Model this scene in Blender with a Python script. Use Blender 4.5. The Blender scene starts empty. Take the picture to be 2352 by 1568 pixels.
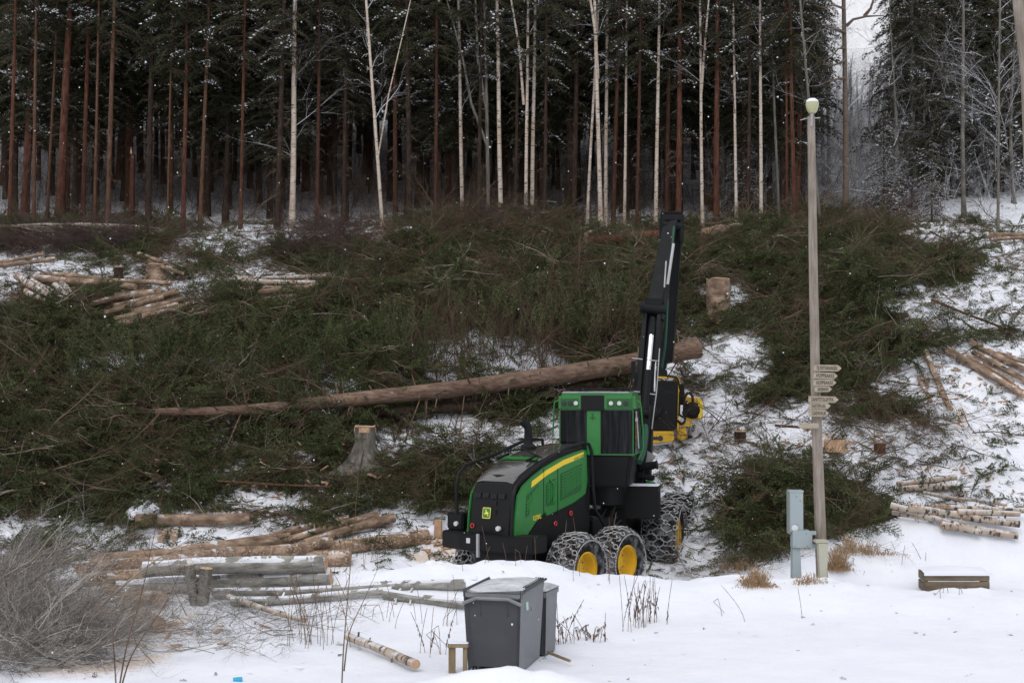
import bpy, math, random
import numpy as np
from mathutils import Matrix, Vector
R = math.radians
SC = bpy.context.scene
COL = SC.collection

# ------------------------------------------------------------------ camera, sky, sun, exposure
F = 3267.0; CX = 1176.0; CY = 784.0; CAMZ = 4.1; PITCH = R(1.683)
cam_d = bpy.data.cameras.new('camera'); cam = bpy.data.objects.new('camera', cam_d); COL.objects.link(cam)
cam.location = (0, 0, CAMZ); cam.rotation_euler = (R(90) + PITCH, 0, 0)
cam_d.lens = 50.0; cam_d.sensor_width = 36.0; cam_d.clip_start = 0.3; cam_d.clip_end = 900
cam_d.dof.use_dof = True; cam_d.dof.focus_distance = 31.0; cam_d.dof.aperture_fstop = 4.0
SC.camera = cam
W = bpy.data.worlds.new("World"); SC.world = W; W.use_nodes = True
wn = W.node_tree.nodes; wl = W.node_tree.links
for n in list(wn): wn.remove(n)
SUN_EL, SUN_ROT = 48, 200
sky = wn.new('ShaderNodeTexSky'); sky.sky_type = 'NISHITA'; sky.sun_disc = False
sky.sun_elevation = R(SUN_EL); sky.sun_rotation = R(SUN_ROT); sky.dust_density = 4.0; sky.ozone_density = 1.0
hs = wn.new('ShaderNodeHueSaturation'); hs.inputs['Saturation'].default_value = 0.10; hs.inputs['Value'].default_value = 1.0
mx = wn.new('ShaderNodeMix'); mx.data_type = 'RGBA'; mx.inputs[0].default_value = 0.75
mx.inputs['B'].default_value = (6.75, 6.75, 7.2, 1)      # even cloud cover over the clear sky behind it
bg = wn.new('ShaderNodeBackground'); bg.inputs['Strength'].default_value = 0.13
wo = wn.new('ShaderNodeOutputWorld')
wl.new(sky.outputs[0], hs.inputs['Color']); wl.new(hs.outputs[0], mx.inputs['A']); wl.new(mx.outputs['Result'], bg.inputs['Color']); wl.new(bg.outputs[0], wo.inputs[0])
sl = bpy.data.lights.new('sun', 'SUN'); sl.energy = 0.6; sl.angle = R(30); sl.color = (1.0, 0.98, 0.95)
so = bpy.data.objects.new('sun', sl); COL.objects.link(so)
so.rotation_euler = (R(90 - SUN_EL), 0, R(180 - SUN_ROT))
SC.view_settings.view_transform = 'Standard'; SC.view_settings.look = 'None'; SC.view_settings.gamma = 1; SC.view_settings.exposure = 0.20
try:
    SC.cycles.max_bounces = 6; SC.cycles.diffuse_bounces = 3; SC.cycles.glossy_bounces = 3; SC.cycles.transparent_max_bounces = 6
except Exception: pass

# ------------------------------------------------------------------ measuring aids
CP, SP = math.cos(PITCH), math.sin(PITCH)
def ray(px, py):
    u = (px - CX) / F; v = (CY - py) / F
    return np.array([u, CP - v * SP, SP + v * CP])
def at(px, py, Y):
    d = ray(px, py); t = Y / d[1]
    return np.array([d[0] * t, Y, CAMZ + d[2] * t])
def proj(P):
    P = np.asarray(P, float); x = P[..., 0]; y = P[..., 1]; z = P[..., 2] - CAMZ
    dep = y * CP + z * SP; up = -y * SP + z * CP
    return CX + F * x / dep, CY - F * up / dep
def vnoise(x, y, seed=0):
    x = np.asarray(x, float); y = np.asarray(y, float)
    xi = np.floor(x).astype(np.int64); yi = np.floor(y).astype(np.int64); fx = x - xi; fy = y - yi
    fx = fx * fx * (3 - 2 * fx); fy = fy * fy * (3 - 2 * fy)
    def h(a, b):
        n = (a * 374761393 + b * 668265263 + seed * 1442695041) & 0xffffffff
        n = ((n ^ (n >> 13)) * 1274126177) & 0xffffffff
        return ((n ^ (n >> 16)) & 0xffff) / 65535.0
    return (h(xi, yi) * (1 - fx) + h(xi + 1, yi) * fx) * (1 - fy) + (h(xi, yi + 1) * (1 - fx) + h(xi + 1, yi + 1) * fx) * fy
def fbm(x, y, seed=0, o=3):
    s = 0; a = .5
    for i in range(o): s = s + a * (vnoise(x * 2**i, y * 2**i, seed + i) - .5); a *= .5
    return s
_D = np.array([-20, 24, 30, 31.5, 32.6, 34, 36, 38, 40, 42, 44, 46, 48, 50, 52, 56, 62, 75, 90, 110, 130, 170, 400.])
_Z = np.array([0, 0, -.1, .0, .3, .95, 2.25, 3.6, 4.9, 6.0, 6.95, 7.75, 8.5, 9.15, 9.7, 10.7, 12.3, 15.6, 20.5, 26.5, 31, 34, 40.])
_yy = np.linspace(-20, 400, 8401); _zz = np.interp(_yy, _D, _Z)
_k = np.ones(31) / 31; _zz[16:-16] = np.convolve(_zz, _k, 'same')[16:-16]
def sstep(a, b, x):
    t = np.clip((x - a) / (b - a), 0, 1); return t * t * (3 - 2 * t)
def G(X, Y, cx, cy, rx, ry): return np.exp(-(((X - cx) / rx) ** 2 + ((Y - cy) / ry) ** 2))
def H(X, Y):
    X = np.asarray(X, float); Y = np.asarray(Y, float)
    s = sstep(30, 40, Y)
    z = np.interp(Y + s * (1.6 * fbm(X * .09 + 3, Y * .09, 5, 2)), _yy, _zz)
    z = z + s * .5 * fbm(X * .35, Y * .35, 9, 3)
    # right of the pole the bank eases a little further back, the far right rises to meet the birch logs
    z = z - .35 * G(X, Y, 2.0, 31.0, 3.4, 2.6) * sstep(27.6, 29.2, Y)
    # ploughed snow ridge in front of the machine
    ry = 26.6 + .5 * np.sin(X * .45); hr = .76 - .27 * sstep(.2, 1.6, X) - .16 * sstep(5.5, 7.5, X) - .35 * sstep(-1.6, -4.5, X)
    z = z + np.maximum(hr, 0) * np.exp(-((Y - ry) / np.where(Y < ry, 1.6, .55)) ** 2)
    z = z + .30 * fbm(X * 2.1, Y * 2.1, 21, 4) * np.exp(-((Y - ry) / .7) ** 2)
    # snow banks on the right, by the bins and at the front edge
    z = z + 1.25 * G(X, Y, 9.6, 31.2, 2.6, 1.1) + .7 * G(X, Y, 12.4, 31.2, 1.8, 1.0) + .35 * G(X, Y, 7.0, 30.2, 1.2, .8)
    z = z + .31 * G(X, Y, -.05, 19.2, 1.1, .38) * (1 + .5 * fbm(X * 4, Y * 4, 33, 2)) * sstep(2.4, 1.0, X)
    z = z + .16 * G(X, Y, -3.5, 27.2, 3.5, 1.2) + .30 * fbm(X * 1.7, Y * 1.7, 61, 4) * (G(X, Y, 10.5, 30.6, 3.8, 1.5) + .5 * G(X, Y, 7, 28.2, 6, .6))
    # brash mounds' own rise of the ground
    z = z + .35 * G(X, Y, -.2, 50.4, 3.0, 1.6) + .15 * G(X, Y, 8.6, 46.5, 3.2, 1.8) + .35 * G(X, Y, 6.4, 31.6, 1.8, 1.2)
    # small lumps
    near = sstep(33, 22, Y)
    z = z + near * (.14 * fbm(X * .5, Y * .5, 40, 3) + .05 * fbm(X * 2.2, Y * 2.2, 44, 2) * (1 - .7 * sstep(2, 5, X)))
    z = z + sstep(30.5, 33, Y) * .22 * fbm(X * 1.6, Y * 1.6, 51, 3)
    return z
def cast(px, py, lift=0.0, dmin=14.0, dmax=170.0):
    d = ray(px, py); Y = np.arange(dmin, dmax, .04); t = Y / d[1]
    z = CAMZ + d[2] * t; g = H(d[0] * t, Y) + lift
    k = np.nonzero(z <= g)[0]
    i = k[0] if len(k) else len(Y) - 1
    return np.array([d[0] * t[i], Y[i], z[i]])

# ------------------------------------------------------------------ object helpers
def tag(o, label=None, cat=None, group=None, kind=None):
    if label: o['label'] = label
    if cat: o['category'] = cat
    if group: o['group'] = group
    if kind: o['kind'] = kind
    return o
def empty(name, loc, rz=0, **k):
    o = bpy.data.objects.new(name, None); COL.objects.link(o); o.location = tuple(loc); o.rotation_euler = (0, 0, rz)
    o.empty_display_size = .2
    return tag(o, **k)
def link(name, me, parent=None, loc=None):
    o = bpy.data.objects.new(name, me); COL.objects.link(o)
    if loc is not None: o.location = tuple(loc)
    if parent is not None: o.parent = parent
    return o
def np_mesh(name, V, faces, mats, smooth=False):
    """faces: list of (int array NxK, material index)"""
    me = bpy.data.meshes.new(name); V = np.asarray(V, np.float32)
    me.vertices.add(len(V)); me.vertices.foreach_set('co', V.ravel())
    faces = [(f, m) for f, m in faces if len(f)]
    loops = np.concatenate([np.asarray(f, np.int32).ravel() for f, m in faces])
    tot = np.concatenate([np.full(len(f), np.asarray(f).shape[1], np.int32) for f, m in faces])
    mi = np.concatenate([np.full(len(f), m, np.int32) if np.isscalar(m) else np.asarray(m, np.int32) for f, m in faces])
    me.loops.add(len(loops)); me.loops.foreach_set('vertex_index', loops)
    me.polygons.add(len(tot)); st = np.zeros(len(tot), np.int32); st[1:] = np.cumsum(tot)[:-1]
    me.polygons.foreach_set('loop_start', st); me.polygons.foreach_set('loop_total', tot); me.polygons.foreach_set('material_index', mi)
    if smooth: me.polygons.foreach_set('use_smooth', np.ones(len(tot), bool))
    for m in mats: me.materials.append(m)
    me.update(calc_edges=True)
    return me
def frames(P):
    T = np.gradient(P, axis=0); T /= np.linalg.norm(T, axis=1)[:, None] + 1e-9
    up = np.array([0, 0, 1.]) if abs(T[0][2]) < .9 else np.array([1., 0, 0])
    A = np.cross(T, up); A /= np.linalg.norm(A, axis=1)[:, None] + 1e-9
    B = np.cross(A, T)
    return T, A, B
class MB:
    def __init__(s): s.v = []; s.f = []; s.m = []
    def add(s, V, Fs, mi=0, M=None):
        n = len(s.v)
        for p in V:
            p = Vector((float(p[0]), float(p[1]), float(p[2])))
            s.v.append(M @ p if M is not None else p)
        for f in Fs: s.f.append([n + int(i) for i in f]); s.m.append(mi)
        return s
    def box(s, c, d, mi=0, M=None, rot=None, taper=1.0):
        hx, hy, hz = d[0] / 2, d[1] / 2, d[2] / 2
        V = [(x * (taper if z > 0 else 1), y * (taper if z > 0 else 1), z) for x in (-hx, hx) for y in (-hy, hy) for z in (-hz, hz)]
        m = Matrix.Translation(Vector([float(q) for q in c]))
        if rot is not None: m = m @ rot
        if M is not None: m = M @ m
        return s.add(V, [(0, 1, 3, 2), (4, 6, 7, 5), (0, 4, 5, 1), (2, 3, 7, 6), (0, 2, 6, 4), (1, 5, 7, 3)], mi, m)
    def tube(s, P, r, n=8, mi=0, M=None, cap=True, capmi=None, noise=0, flat=1.0):
        P = np.asarray(P, float); k = len(P); r = np.broadcast_to(np.asarray(r, float), (k,))
        T, A, B = frames(P); V = []
        for i in range(k):
            for j in range(n):
                a = 2 * math.pi * j / n; rr = r[i] * (1 + (noise * math.sin(3 * a + i * .7) + noise * math.sin(5 * a + i * 1.3) * .5 if noise else 0))
                V.append(P[i] + A[i] * math.cos(a) * rr + B[i] * math.sin(a) * rr * flat)
        Fs = [(i * n + j, i * n + (j + 1) % n, (i + 1) * n + (j + 1) % n, (i + 1) * n + j) for i in range(k - 1) for j in range(n)]
        s.add(V, Fs, mi, M)
        if cap:
            cm = mi if capmi is None else capmi
            s.add(V[:n], [tuple(range(n))[::-1]], cm, M); s.add(V[-n:], [tuple(range(n))], cm, M)
        return s
    def lathe(s, prof, n=24, axis='z', mi=0, M=None):
        V = []; k = len(prof)
        for r, h in prof:
            for j in range(n):
                a = 2 * math.pi * j / n; c, q = math.cos(a) * r, math.sin(a) * r
                V.append((c, q, h) if axis == 'z' else (h, c, q) if axis == 'x' else (q, h, c))
        Fs = [(i * n + j, i * n + (j + 1) % n, (i + 1) * n + (j + 1) % n, (i + 1) * n + j) for i in range(k - 1) for j in range(n)]
        return s.add(V, Fs, mi, M)
    def prism(s, poly, plane, a, b, mi=0, M=None):
        """poly of 2-D points; plane 'yz' extrudes along x from a to b, 'xz' along y, 'xy' along z"""
        def P(u, v, w): return {'yz': (w, u, v), 'xz': (u, w, v), 'xy': (u, v, w)}[plane]
        n = len(poly); V = [P(u, v, a) for u, v in poly] + [P(u, v, b) for u, v in poly]
        Fs = [tuple(range(n))[::-1], tuple(range(n, 2 * n))] + [(i, (i + 1) % n, n + (i + 1) % n, n + i) for i in range(n)]
        return s.add(V, Fs, mi, M)
    def build(s, name, mats, parent=None, loc=None, bevel=0, smooth=False, M=None):
        if not isinstance(mats, (list, tuple)): mats = [mats]
        me = bpy.data.meshes.new(name)
        me.from_pydata([tuple(M @ p) if M is not None else tuple(p) for p in s.v], [], s.f)
        for m in mats: me.materials.append(m)
        me.polygons.foreach_set('material_index', s.m)
        import bmesh
        bm = bmesh.new(); bm.from_mesh(me); bmesh.ops.recalc_face_normals(bm, faces=bm.faces)
        if bevel:
            bmesh.ops.remove_doubles(bm, verts=bm.verts, dist=1e-5)
            es = [e for e in bm.edges if len(e.link_faces) == 2 and e.calc_face_angle(0) > .6]
            bmesh.ops.bevel(bm, geom=es, offset=bevel, segments=2, affect='EDGES', clamp_overlap=True)
        bm.to_mesh(me); bm.free()
        if smooth:
            me.polygons.foreach_set('use_smooth', [True] * len(me.polygons))
            try: me.set_sharp_from_angle(angle=R(35))
            except Exception: pass
        me.update()
        return link(name, me, parent, loc)

# ------------------------------------------------------------------ materials
def mat(name, col=(.5, .5, .5), rough=.8, metal=0, spec=.5):
    m = bpy.data.materials.new(name); m.use_nodes = True
    b = m.node_tree.nodes['Principled BSDF']; b.inputs['Base Color'].default_value = (*col, 1)
    b.inputs['Roughness'].default_value = rough; b.inputs['Metallic'].default_value = metal
    b.inputs['Specular IOR Level'].default_value = spec
    return m, m.node_tree, b
def N(nt, t, **k):
    n = nt.nodes.new(t)
    for a, v in k.items():
        if a.startswith('i_'):
            key = a[2:].replace('_', ' '); n.inputs[int(key) if key.isdigit() else key].default_value = v
        else: setattr(n, a, v)
    return n
def tex(nt, scale, obj='Object', sc3=None, detail=4, rough=.6, kind='ShaderNodeTexNoise'):
    tc = N(nt, 'ShaderNodeTexCoord'); mp = N(nt, 'ShaderNodeMapping')
    if sc3: mp.inputs['Scale'].default_value = sc3
    nt.links.new(tc.outputs[obj], mp.inputs[0]); t = N(nt, kind); t.inputs['Scale'].default_value = scale
    if kind == 'ShaderNodeTexNoise': t.inputs['Detail'].default_value = detail; t.inputs['Roughness'].default_value = rough
    nt.links.new(mp.outputs[0], t.inputs['Vector']); return t
def ramp(nt, src, pts):
    r = N(nt, 'ShaderNodeValToRGB'); nt.links.new(src, r.inputs[0]); e = r.color_ramp.elements
    while len(e) < len(pts): e.new(.5)
    for i, (p, c) in enumerate(pts): e[i].position = p; e[i].color = (*c, 1) if len(c) == 3 else c
    return r
def bump(nt, b, src, s=.3, d=.02):
    n = N(nt, 'ShaderNodeBump'); n.inputs['Strength'].default_value = s; n.inputs['Distance'].default_value = d
    nt.links.new(src, n.inputs['Height']); nt.links.new(n.outputs[0], b.inputs['Normal'])
def mixc(nt, f, a, b_):
    m = N(nt, 'ShaderNodeMix', data_type='RGBA')
    for s, v in ((0, f), ('A', a), ('B', b_)):
        if hasattr(v, 'is_output'): nt.links.new(v, m.inputs[s])
        elif s == 0: m.inputs[0].default_value = v
        else: m.inputs[s].default_value = (*v, 1)
    return m.outputs['Result']
def math_(nt, op, a, b_=0, c=None):
    m = N(nt, 'ShaderNodeMath', operation=op)
    for i, v in enumerate((a, b_, c)):
        if v is None: continue
        if hasattr(v, 'is_output'): nt.links.new(v, m.inputs[i])
        else: m.inputs[i].default_value = v
    return m.outputs[0]
def upness(nt, lo=.1, hi=.7):
    g = N(nt, 'ShaderNodeNewGeometry'); s = N(nt, 'ShaderNodeSeparateXYZ'); nt.links.new(g.outputs['True Normal'], s.inputs[0])
    r = N(nt, 'ShaderNodeMapRange', interpolation_type='SMOOTHSTEP'); r.inputs[1].default_value = lo; r.inputs[2].default_value = hi
    nt.links.new(s.outputs['Z'], r.inputs[0]); return r.outputs[0]
SNOW = (.79, .82, .885)
def snowy(nt, b, colsock, amount=.8, lo=.2, hi=.8, scale=3, thr=.5):
    """patches of lying snow on upward faces"""
    u = upness(nt, lo, hi); t = tex(nt, scale, detail=5)
    th = math_(nt, 'MULTIPLY', math_(nt, 'GREATER_THAN', t.outputs[0], thr), amount)
    f = math_(nt, 'MULTIPLY', u, th)
    o = mixc(nt, f, colsock, SNOW); nt.links.new(o, b.inputs['Base Color']); return o
def bark(name, c1, c2, c3, sc=(1, 1, .25), scale=14, snow=0, bs=.6, thr=.5, obj='Object'):
    m, nt, b = mat(name, rough=.92, spec=.2)
    t = tex(nt, scale, sc3=sc, detail=6, obj=obj); r = ramp(nt, t.outputs[0], [(.32, c1), (.5, c2), (.66, c3)])
    t2 = tex(nt, .7, detail=2, obj=obj); r2 = ramp(nt, t2.outputs[0], [(.3, (.72, .72, .72)), (.7, (1.2, 1.2, 1.2))])
    mm = N(nt, 'ShaderNodeMix', data_type='RGBA', blend_type='MULTIPLY'); mm.inputs[0].default_value = 1
    nt.links.new(r.outputs[0], mm.inputs['A']); nt.links.new(r2.outputs[0], mm.inputs['B']); col = mm.outputs['Result']
    if snow: snowy(nt, b, col, snow, thr=thr)
    else: nt.links.new(col, b.inputs['Base Color'])
    bump(nt, b, t.outputs[0], bs, .03); return m
MT = {}
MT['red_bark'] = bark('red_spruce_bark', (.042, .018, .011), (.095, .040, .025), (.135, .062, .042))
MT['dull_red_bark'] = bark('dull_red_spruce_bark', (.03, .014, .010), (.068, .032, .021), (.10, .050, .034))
MT['tan_bark'] = bark('tan_spruce_bark', (.05, .028, .018), (.11, .060, .038), (.155, .09, .06))
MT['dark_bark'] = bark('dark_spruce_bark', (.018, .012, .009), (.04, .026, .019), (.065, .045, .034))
MT['grey_bark'] = bark('grey_bark', (.07, .065, .055), (.15, .14, .12), (.22, .21, .19), scale=10)
MT['log_bark'] = bark('log_bark', (.11, .075, .052), (.25, .175, .125), (.42, .31, .225), sc=(.35, .8, .8), scale=9, snow=.6, thr=.60)
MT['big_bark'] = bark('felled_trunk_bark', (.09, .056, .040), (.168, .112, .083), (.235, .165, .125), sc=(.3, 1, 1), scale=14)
MT['grey_log'] = bark('grey_aspen_bark', (.12, .115, .10), (.26, .25, .225), (.38, .37, .34), sc=(.25, 1, 1), scale=11, snow=.85, thr=.47)
def pricked():
    m = MT['log_bark'].copy(); m.name = 'pricked_bark'; nt = m.node_tree; b = nt.nodes['Principled BSDF']; src = b.inputs['Base Color'].links[0].from_socket
    v = tex(nt, 15, sc3=(1, 1, 1), kind='ShaderNodeTexVoronoi'); f = N(nt, 'ShaderNodeMapRange'); f.inputs[1].default_value = .36; f.inputs[2].default_value = .26; nt.links.new(v.outputs['Distance'], f.inputs[0])
    nt.links.new(mixc(nt, math_(nt, 'MULTIPLY', f.outputs[0], .8), src, (.55, .38, .24)), b.inputs['Base Color']); return m
MT['pricked_log'] = pricked()
def birch(name, axis, base=(.56, .50, .43), snow=0, pink=(.45, .34, .26), dk=0.0, an=9, s0=2.2):
    m, nt, b = mat(name, rough=.75, spec=.3)
    sc = [1.3, 1.3, 1.3]; sc[axis] = an
    t = tex(nt, s0, sc3=tuple(sc), detail=3, rough=.55); r = ramp(nt, t.outputs[0], [(.34 + dk, (.03, .026, .022)), (.43 + dk, base)])
    t2 = tex(nt, 2.0, detail=4); r2 = ramp(nt, t2.outputs[0], [(.35, pink), (.6, base)])
    t3 = tex(nt, 40, sc3=tuple(sc), detail=2)
    col = mixc(nt, .5, r.outputs[0], r.outputs[0]); c2 = mixc(nt, r.outputs[0], (.03, .026, .022), r2.outputs[0])
    f = N(nt, 'ShaderNodeRGBToBW'); nt.links.new(r.outputs[0], f.inputs[0]); ff = math_(nt, 'DIVIDE', f.outputs[0], base[1])
    c = mixc(nt, ff, (.03, .026, .022), r2.outputs[0])
    if snow: snowy(nt, b, c, snow)
    else: nt.links.new(c, b.inputs['Base Color'])
    bump(nt, b, t3.outputs[0], .3, .01); return m
MT['birch'] = birch('birch_bark', 2)
MT['birch_log'] = birch('birch_log_bark', 0, base=(.46, .40, .33), snow=.5, pink=(.34, .23, .16), dk=.055, an=3.2, s0=4.0)
MT['birch_dark'] = birch('birch_dark_bark', 2, base=(.14, .11, .085), pink=(.12, .085, .06))
def endgrain():
    m, nt, b = mat('cut_wood', rough=.8, spec=.2)
    t = tex(nt, 9, detail=4); r = ramp(nt, t.outputs[0], [(.3, (.36, .22, .13)), (.55, (.50, .33, .21)), (.75, (.60, .43, .29))])
    nt.links.new(r.outputs[0], b.inputs['Base Color']); return m
MT['cut'] = endgrain()
def weathered(name, c1, c2, sc=(6, 6, .5), scale=3, snow=0):
    m, nt, b = mat(name, rough=.85, spec=.2)
    t = tex(nt, scale, sc3=sc, detail=8, rough=.7); r = ramp(nt, t.outputs[0], [(.3, c1), (.7, c2)])
    t2 = tex(nt, 1.2, detail=2); g = ramp(nt, t2.outputs[0], [(.35, (.8, .78, .74)), (.65, (1.1, 1.1, 1.12))])
    mm = N(nt, 'ShaderNodeMix', data_type='RGBA', blend_type='MULTIPLY'); mm.inputs[0].default_value = 1
    nt.links.new(r.outputs[0], mm.inputs['A']); nt.links.new(g.outputs[0], mm.inputs['B'])
    if snow: snowy(nt, b, mm.outputs['Result'], snow, lo=.5, hi=.9, thr=.3)
    else: nt.links.new(mm.outputs['Result'], b.inputs['Base Color'])
    bump(nt, b, t.outputs[0], .3, .01); return m
MT['pole_wood'] = weathered('weathered_pole_wood', (.17, .14, .115), (.36, .32, .28))
MT['sign_wood'] = weathered('weathered_sign_wood', (.28, .245, .19), (.46, .42, .34), sc=(1, 6, 8))
MT['plank'] = weathered('mossy_plank', (.075, .06, .042), (.24, .19, .135), sc=(.8, 5, 5), scale=2.5)
MT['post_wood'] = weathered('post_wood', (.16, .12, .07), (.32, .25, .16))
def needles(name, c1, c2, c3):
    m, nt, b = mat(name, rough=.75, spec=.15)
    g = N(nt, 'ShaderNodeNewGeometry'); o = N(nt, 'ShaderNodeObjectInfo')
    s = math_(nt, 'FRACT', math_(nt, 'ADD', math_(nt, 'MULTIPLY', g.outputs['Random Per Island'], .45), math_(nt, 'MULTIPLY', o.outputs['Random'], .75)))
    r = ramp(nt, s, [(.0, c1), (.5, c2), (1, c3)]); nt.links.new(r.outputs[0], b.inputs['Base Color']); return m
MT['needle'] = needles('spruce_needles', (.034, .058, .018), (.068, .098, .034), (.125, .138, .062))
MT['needle_brown'] = needles('dry_spruce_needles', (.07, .055, .028), (.11, .09, .045), (.075, .085, .036))
MT['crown_needle'] = needles('crown_needles', (.018, .024, .014), (.028, .040, .020), (.040, .048, .026))
MT['stem'] = needles('dark_branch_stems', (.03, .021, .014), (.055, .038, .026), (.10, .072, .05))
MT['twig'] = needles('brown_twigs', (.075, .048, .032), (.12, .08, .055), (.19, .145, .105))
MT['purple_twig'] = needles('purple_birch_twigs', (.055, .034, .034), (.085, .055, .055), (.12, .085, .08))
MT['grey_twig'] = needles('grey_twigs', (.085, .072, .063), (.22, .20, .18), (.55, .53, .50))
MT['dry_grass'] = needles('dry_grass', (.28, .17, .09), (.38, .26, .15), (.46, .36, .24))
MT['weed'] = needles('dry_weed', (.10, .06, .045), (.16, .10, .075), (.22, .16, .12))
m, nt, b = mat('frost', SNOW, rough=.9, spec=.2); MT['frost'] = m
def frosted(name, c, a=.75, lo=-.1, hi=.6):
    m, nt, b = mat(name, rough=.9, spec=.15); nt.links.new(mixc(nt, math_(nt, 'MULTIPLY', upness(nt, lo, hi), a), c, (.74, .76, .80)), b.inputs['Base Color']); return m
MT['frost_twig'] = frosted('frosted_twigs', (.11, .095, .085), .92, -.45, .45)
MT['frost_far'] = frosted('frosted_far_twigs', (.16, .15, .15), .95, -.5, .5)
def terrain_mat():
    m, nt, b = mat('snow_ground', rough=.85, spec=.25)
    att = N(nt, 'ShaderNodeAttribute', attribute_name='litter'); du = N(nt, 'ShaderNodeAttribute', attribute_name='dust')
    t1 = tex(nt, 7, detail=8, rough=.75); t2 = tex(nt, 1.1, detail=3)
    v = math_(nt, 'ADD', math_(nt, 'MULTIPLY', t1.outputs[0], .75), math_(nt, 'MULTIPLY', t2.outputs[0], .45))
    x = math_(nt, 'ADD', v, math_(nt, 'MULTIPLY', att.outputs['Fac'], .55))
    f = N(nt, 'ShaderNodeMapRange', interpolation_type='SMOOTHSTEP'); f.inputs[1].default_value = .80; f.inputs[2].default_value = .92; nt.links.new(x, f.inputs[0])
    t3 = tex(nt, 22, detail=5); lit = ramp(nt, t3.outputs[0], [(.35, (.022, .018, .011)), (.5, (.06, .044, .026)), (.62, (.12, .085, .055)), (.7, (.045, .05, .025))])
    sn = ramp(nt, t2.outputs[0], [(.3, (.77, .80, .87)), (.7, (.83, .855, .90))])
    d1 = tex(nt, 13, detail=6, rough=.7); df = N(nt, 'ShaderNodeMapRange', interpolation_type='SMOOTHSTEP'); df.inputs[1].default_value = .62; df.inputs[2].default_value = .86
    nt.links.new(math_(nt, 'ADD', math_(nt, 'MULTIPLY', d1.outputs[0], .8), math_(nt, 'MULTIPLY', du.outputs['Fac'], .42)), df.inputs[0])
    c = mixc(nt, math_(nt, 'MULTIPLY', df.outputs[0], .8), sn.outputs[0], (.62, .49, .38))
    c = mixc(nt, f.outputs[0], c, lit.outputs[0]); nt.links.new(c, b.inputs['Base Color'])
    t4 = tex(nt, 5, detail=6, rough=.65); bump(nt, b, t4.outputs[0], .35, .08); return m
MT['ground'] = terrain_mat()
def paint(name, col, rough=.35, dirt=.25, coat=0, dirtc=(.10, .09, .07), metal=0, scale=2.5):
    m, nt, b = mat(name, col, rough, metal)
    t = tex(nt, scale, detail=8, rough=.7); f = ramp(nt, t.outputs[0], [(.45, (0, 0, 0)), (.8, (1, 1, 1))])
    ff = math_(nt, 'MULTIPLY', f.outputs[0], dirt); nt.links.new(mixc(nt, ff, col, dirtc), b.inputs['Base Color'])
    r = ramp(nt, t.outputs[0], [(.3, (rough,) * 3), (.8, (min(1, rough + .3),) * 3)]); nt.links.new(r.outputs[0], b.inputs['Roughness'])
    b.inputs['Coat Weight'].default_value = coat; return m
MT['green'] = paint('green_paint', (.012, .17, .025), .32, .3, .3, (.05, .11, .04))
MT['dkgreen'] = paint('dark_green_grille', (.008, .085, .018), .5, .2)
MT['yellow'] = paint('yellow_paint', (.70, .42, .015), .4, .35, .1, (.30, .18, .05))
MT['stripe'] = paint('yellow_stripe', (.80, .58, .03), .4, .1)
MT['black'] = paint('black_plastic', (.006, .0065, .007), .42, .3, .0, (.022, .021, .019))
MT['hood_top'] = paint('hood_top_dark', (.055, .052, .047), .10, .6, 1.0, (.13, .12, .105), scale=1.5)  # colour lightened to carry dust and a painted reflection on the hood
MT['boom'] = paint('boom_dark_paint', (.007, .0085, .010), .45, .3, 0, (.03, .03, .03))
MT['rubber'] = paint('rubber', (.010, .010, .010), .85, 1.0, 0, (.34, .35, .37), scale=4)
MT['steel'] = paint('chain_steel', (.42, .42, .42), .45, .6, 0, (.16, .13, .11), metal=.7)
MT['chrome'] = mat('chrome_rod', (.75, .76, .78), .15, 1)[0]
MT['glass'] = paint('cab_glass', (.004, .0045, .005), .10, .35, .0, (.03, .033, .037), scale=1.6)
MT['pale_twig'] = needles('pale_twigs', (.20, .16, .12), (.30, .25, .20), (.42, .37, .31))
for _q, _s in (('black', .22), ('boom', .18), ('rubber', .2)): MT[_q].node_tree.nodes['Principled BSDF'].inputs['Specular IOR Level'].default_value = _s
MT['glass'].node_tree.nodes['Principled BSDF'].inputs['Specular IOR Level'].default_value = .12
def reflection_streaks():  # vertical reflection streaks painted into the glass colour
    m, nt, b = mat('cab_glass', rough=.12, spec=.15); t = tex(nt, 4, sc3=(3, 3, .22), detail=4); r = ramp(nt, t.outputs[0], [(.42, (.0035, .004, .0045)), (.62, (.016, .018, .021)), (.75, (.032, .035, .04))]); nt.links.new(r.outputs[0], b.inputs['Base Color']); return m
MT['glass'] = reflection_streaks()
MT['red'] = mat('red_mark', (.55, .03, .04), .5)[0]
MT['white'] = mat('white_lamp', (.58, .58, .58), .25)[0]
MT['lamp_dark'] = mat('dark_lamp', (.02, .02, .022), .15)[0]
MT['orange'] = mat('orange_marker', (.75, .28, .02), .4)[0]
MT['hose'] = paint('green_hose_sleeve', (.02, .085, .055), .7, .3, scale=8)
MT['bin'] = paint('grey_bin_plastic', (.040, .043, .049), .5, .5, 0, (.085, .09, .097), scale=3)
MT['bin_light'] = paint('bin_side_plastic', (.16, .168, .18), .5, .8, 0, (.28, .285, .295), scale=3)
def binlid():
    m, nt, b = mat('bin_lid', rough=.5); t = tex(nt, 4, detail=5); r = ramp(nt, t.outputs[0], [(.3, (.45, .45, .45)), (.65, (.95, .95, .95))]); f = math_(nt, 'MULTIPLY', upness(nt, .5, .98), r.outputs[0]); nt.links.new(mixc(nt, f, (.09, .095, .102), (.72, .74, .78)), b.inputs['Base Color']); return m
MT['lid'] = binlid()
MT['galv'] = paint('galvanised', (.42, .43, .44), .5, .4, metal=.5)
MT['cabinet'] = paint('blue_grey_enamel', (.30, .355, .375), .5, .35, 0, (.24, .26, .25), scale=4)
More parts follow.
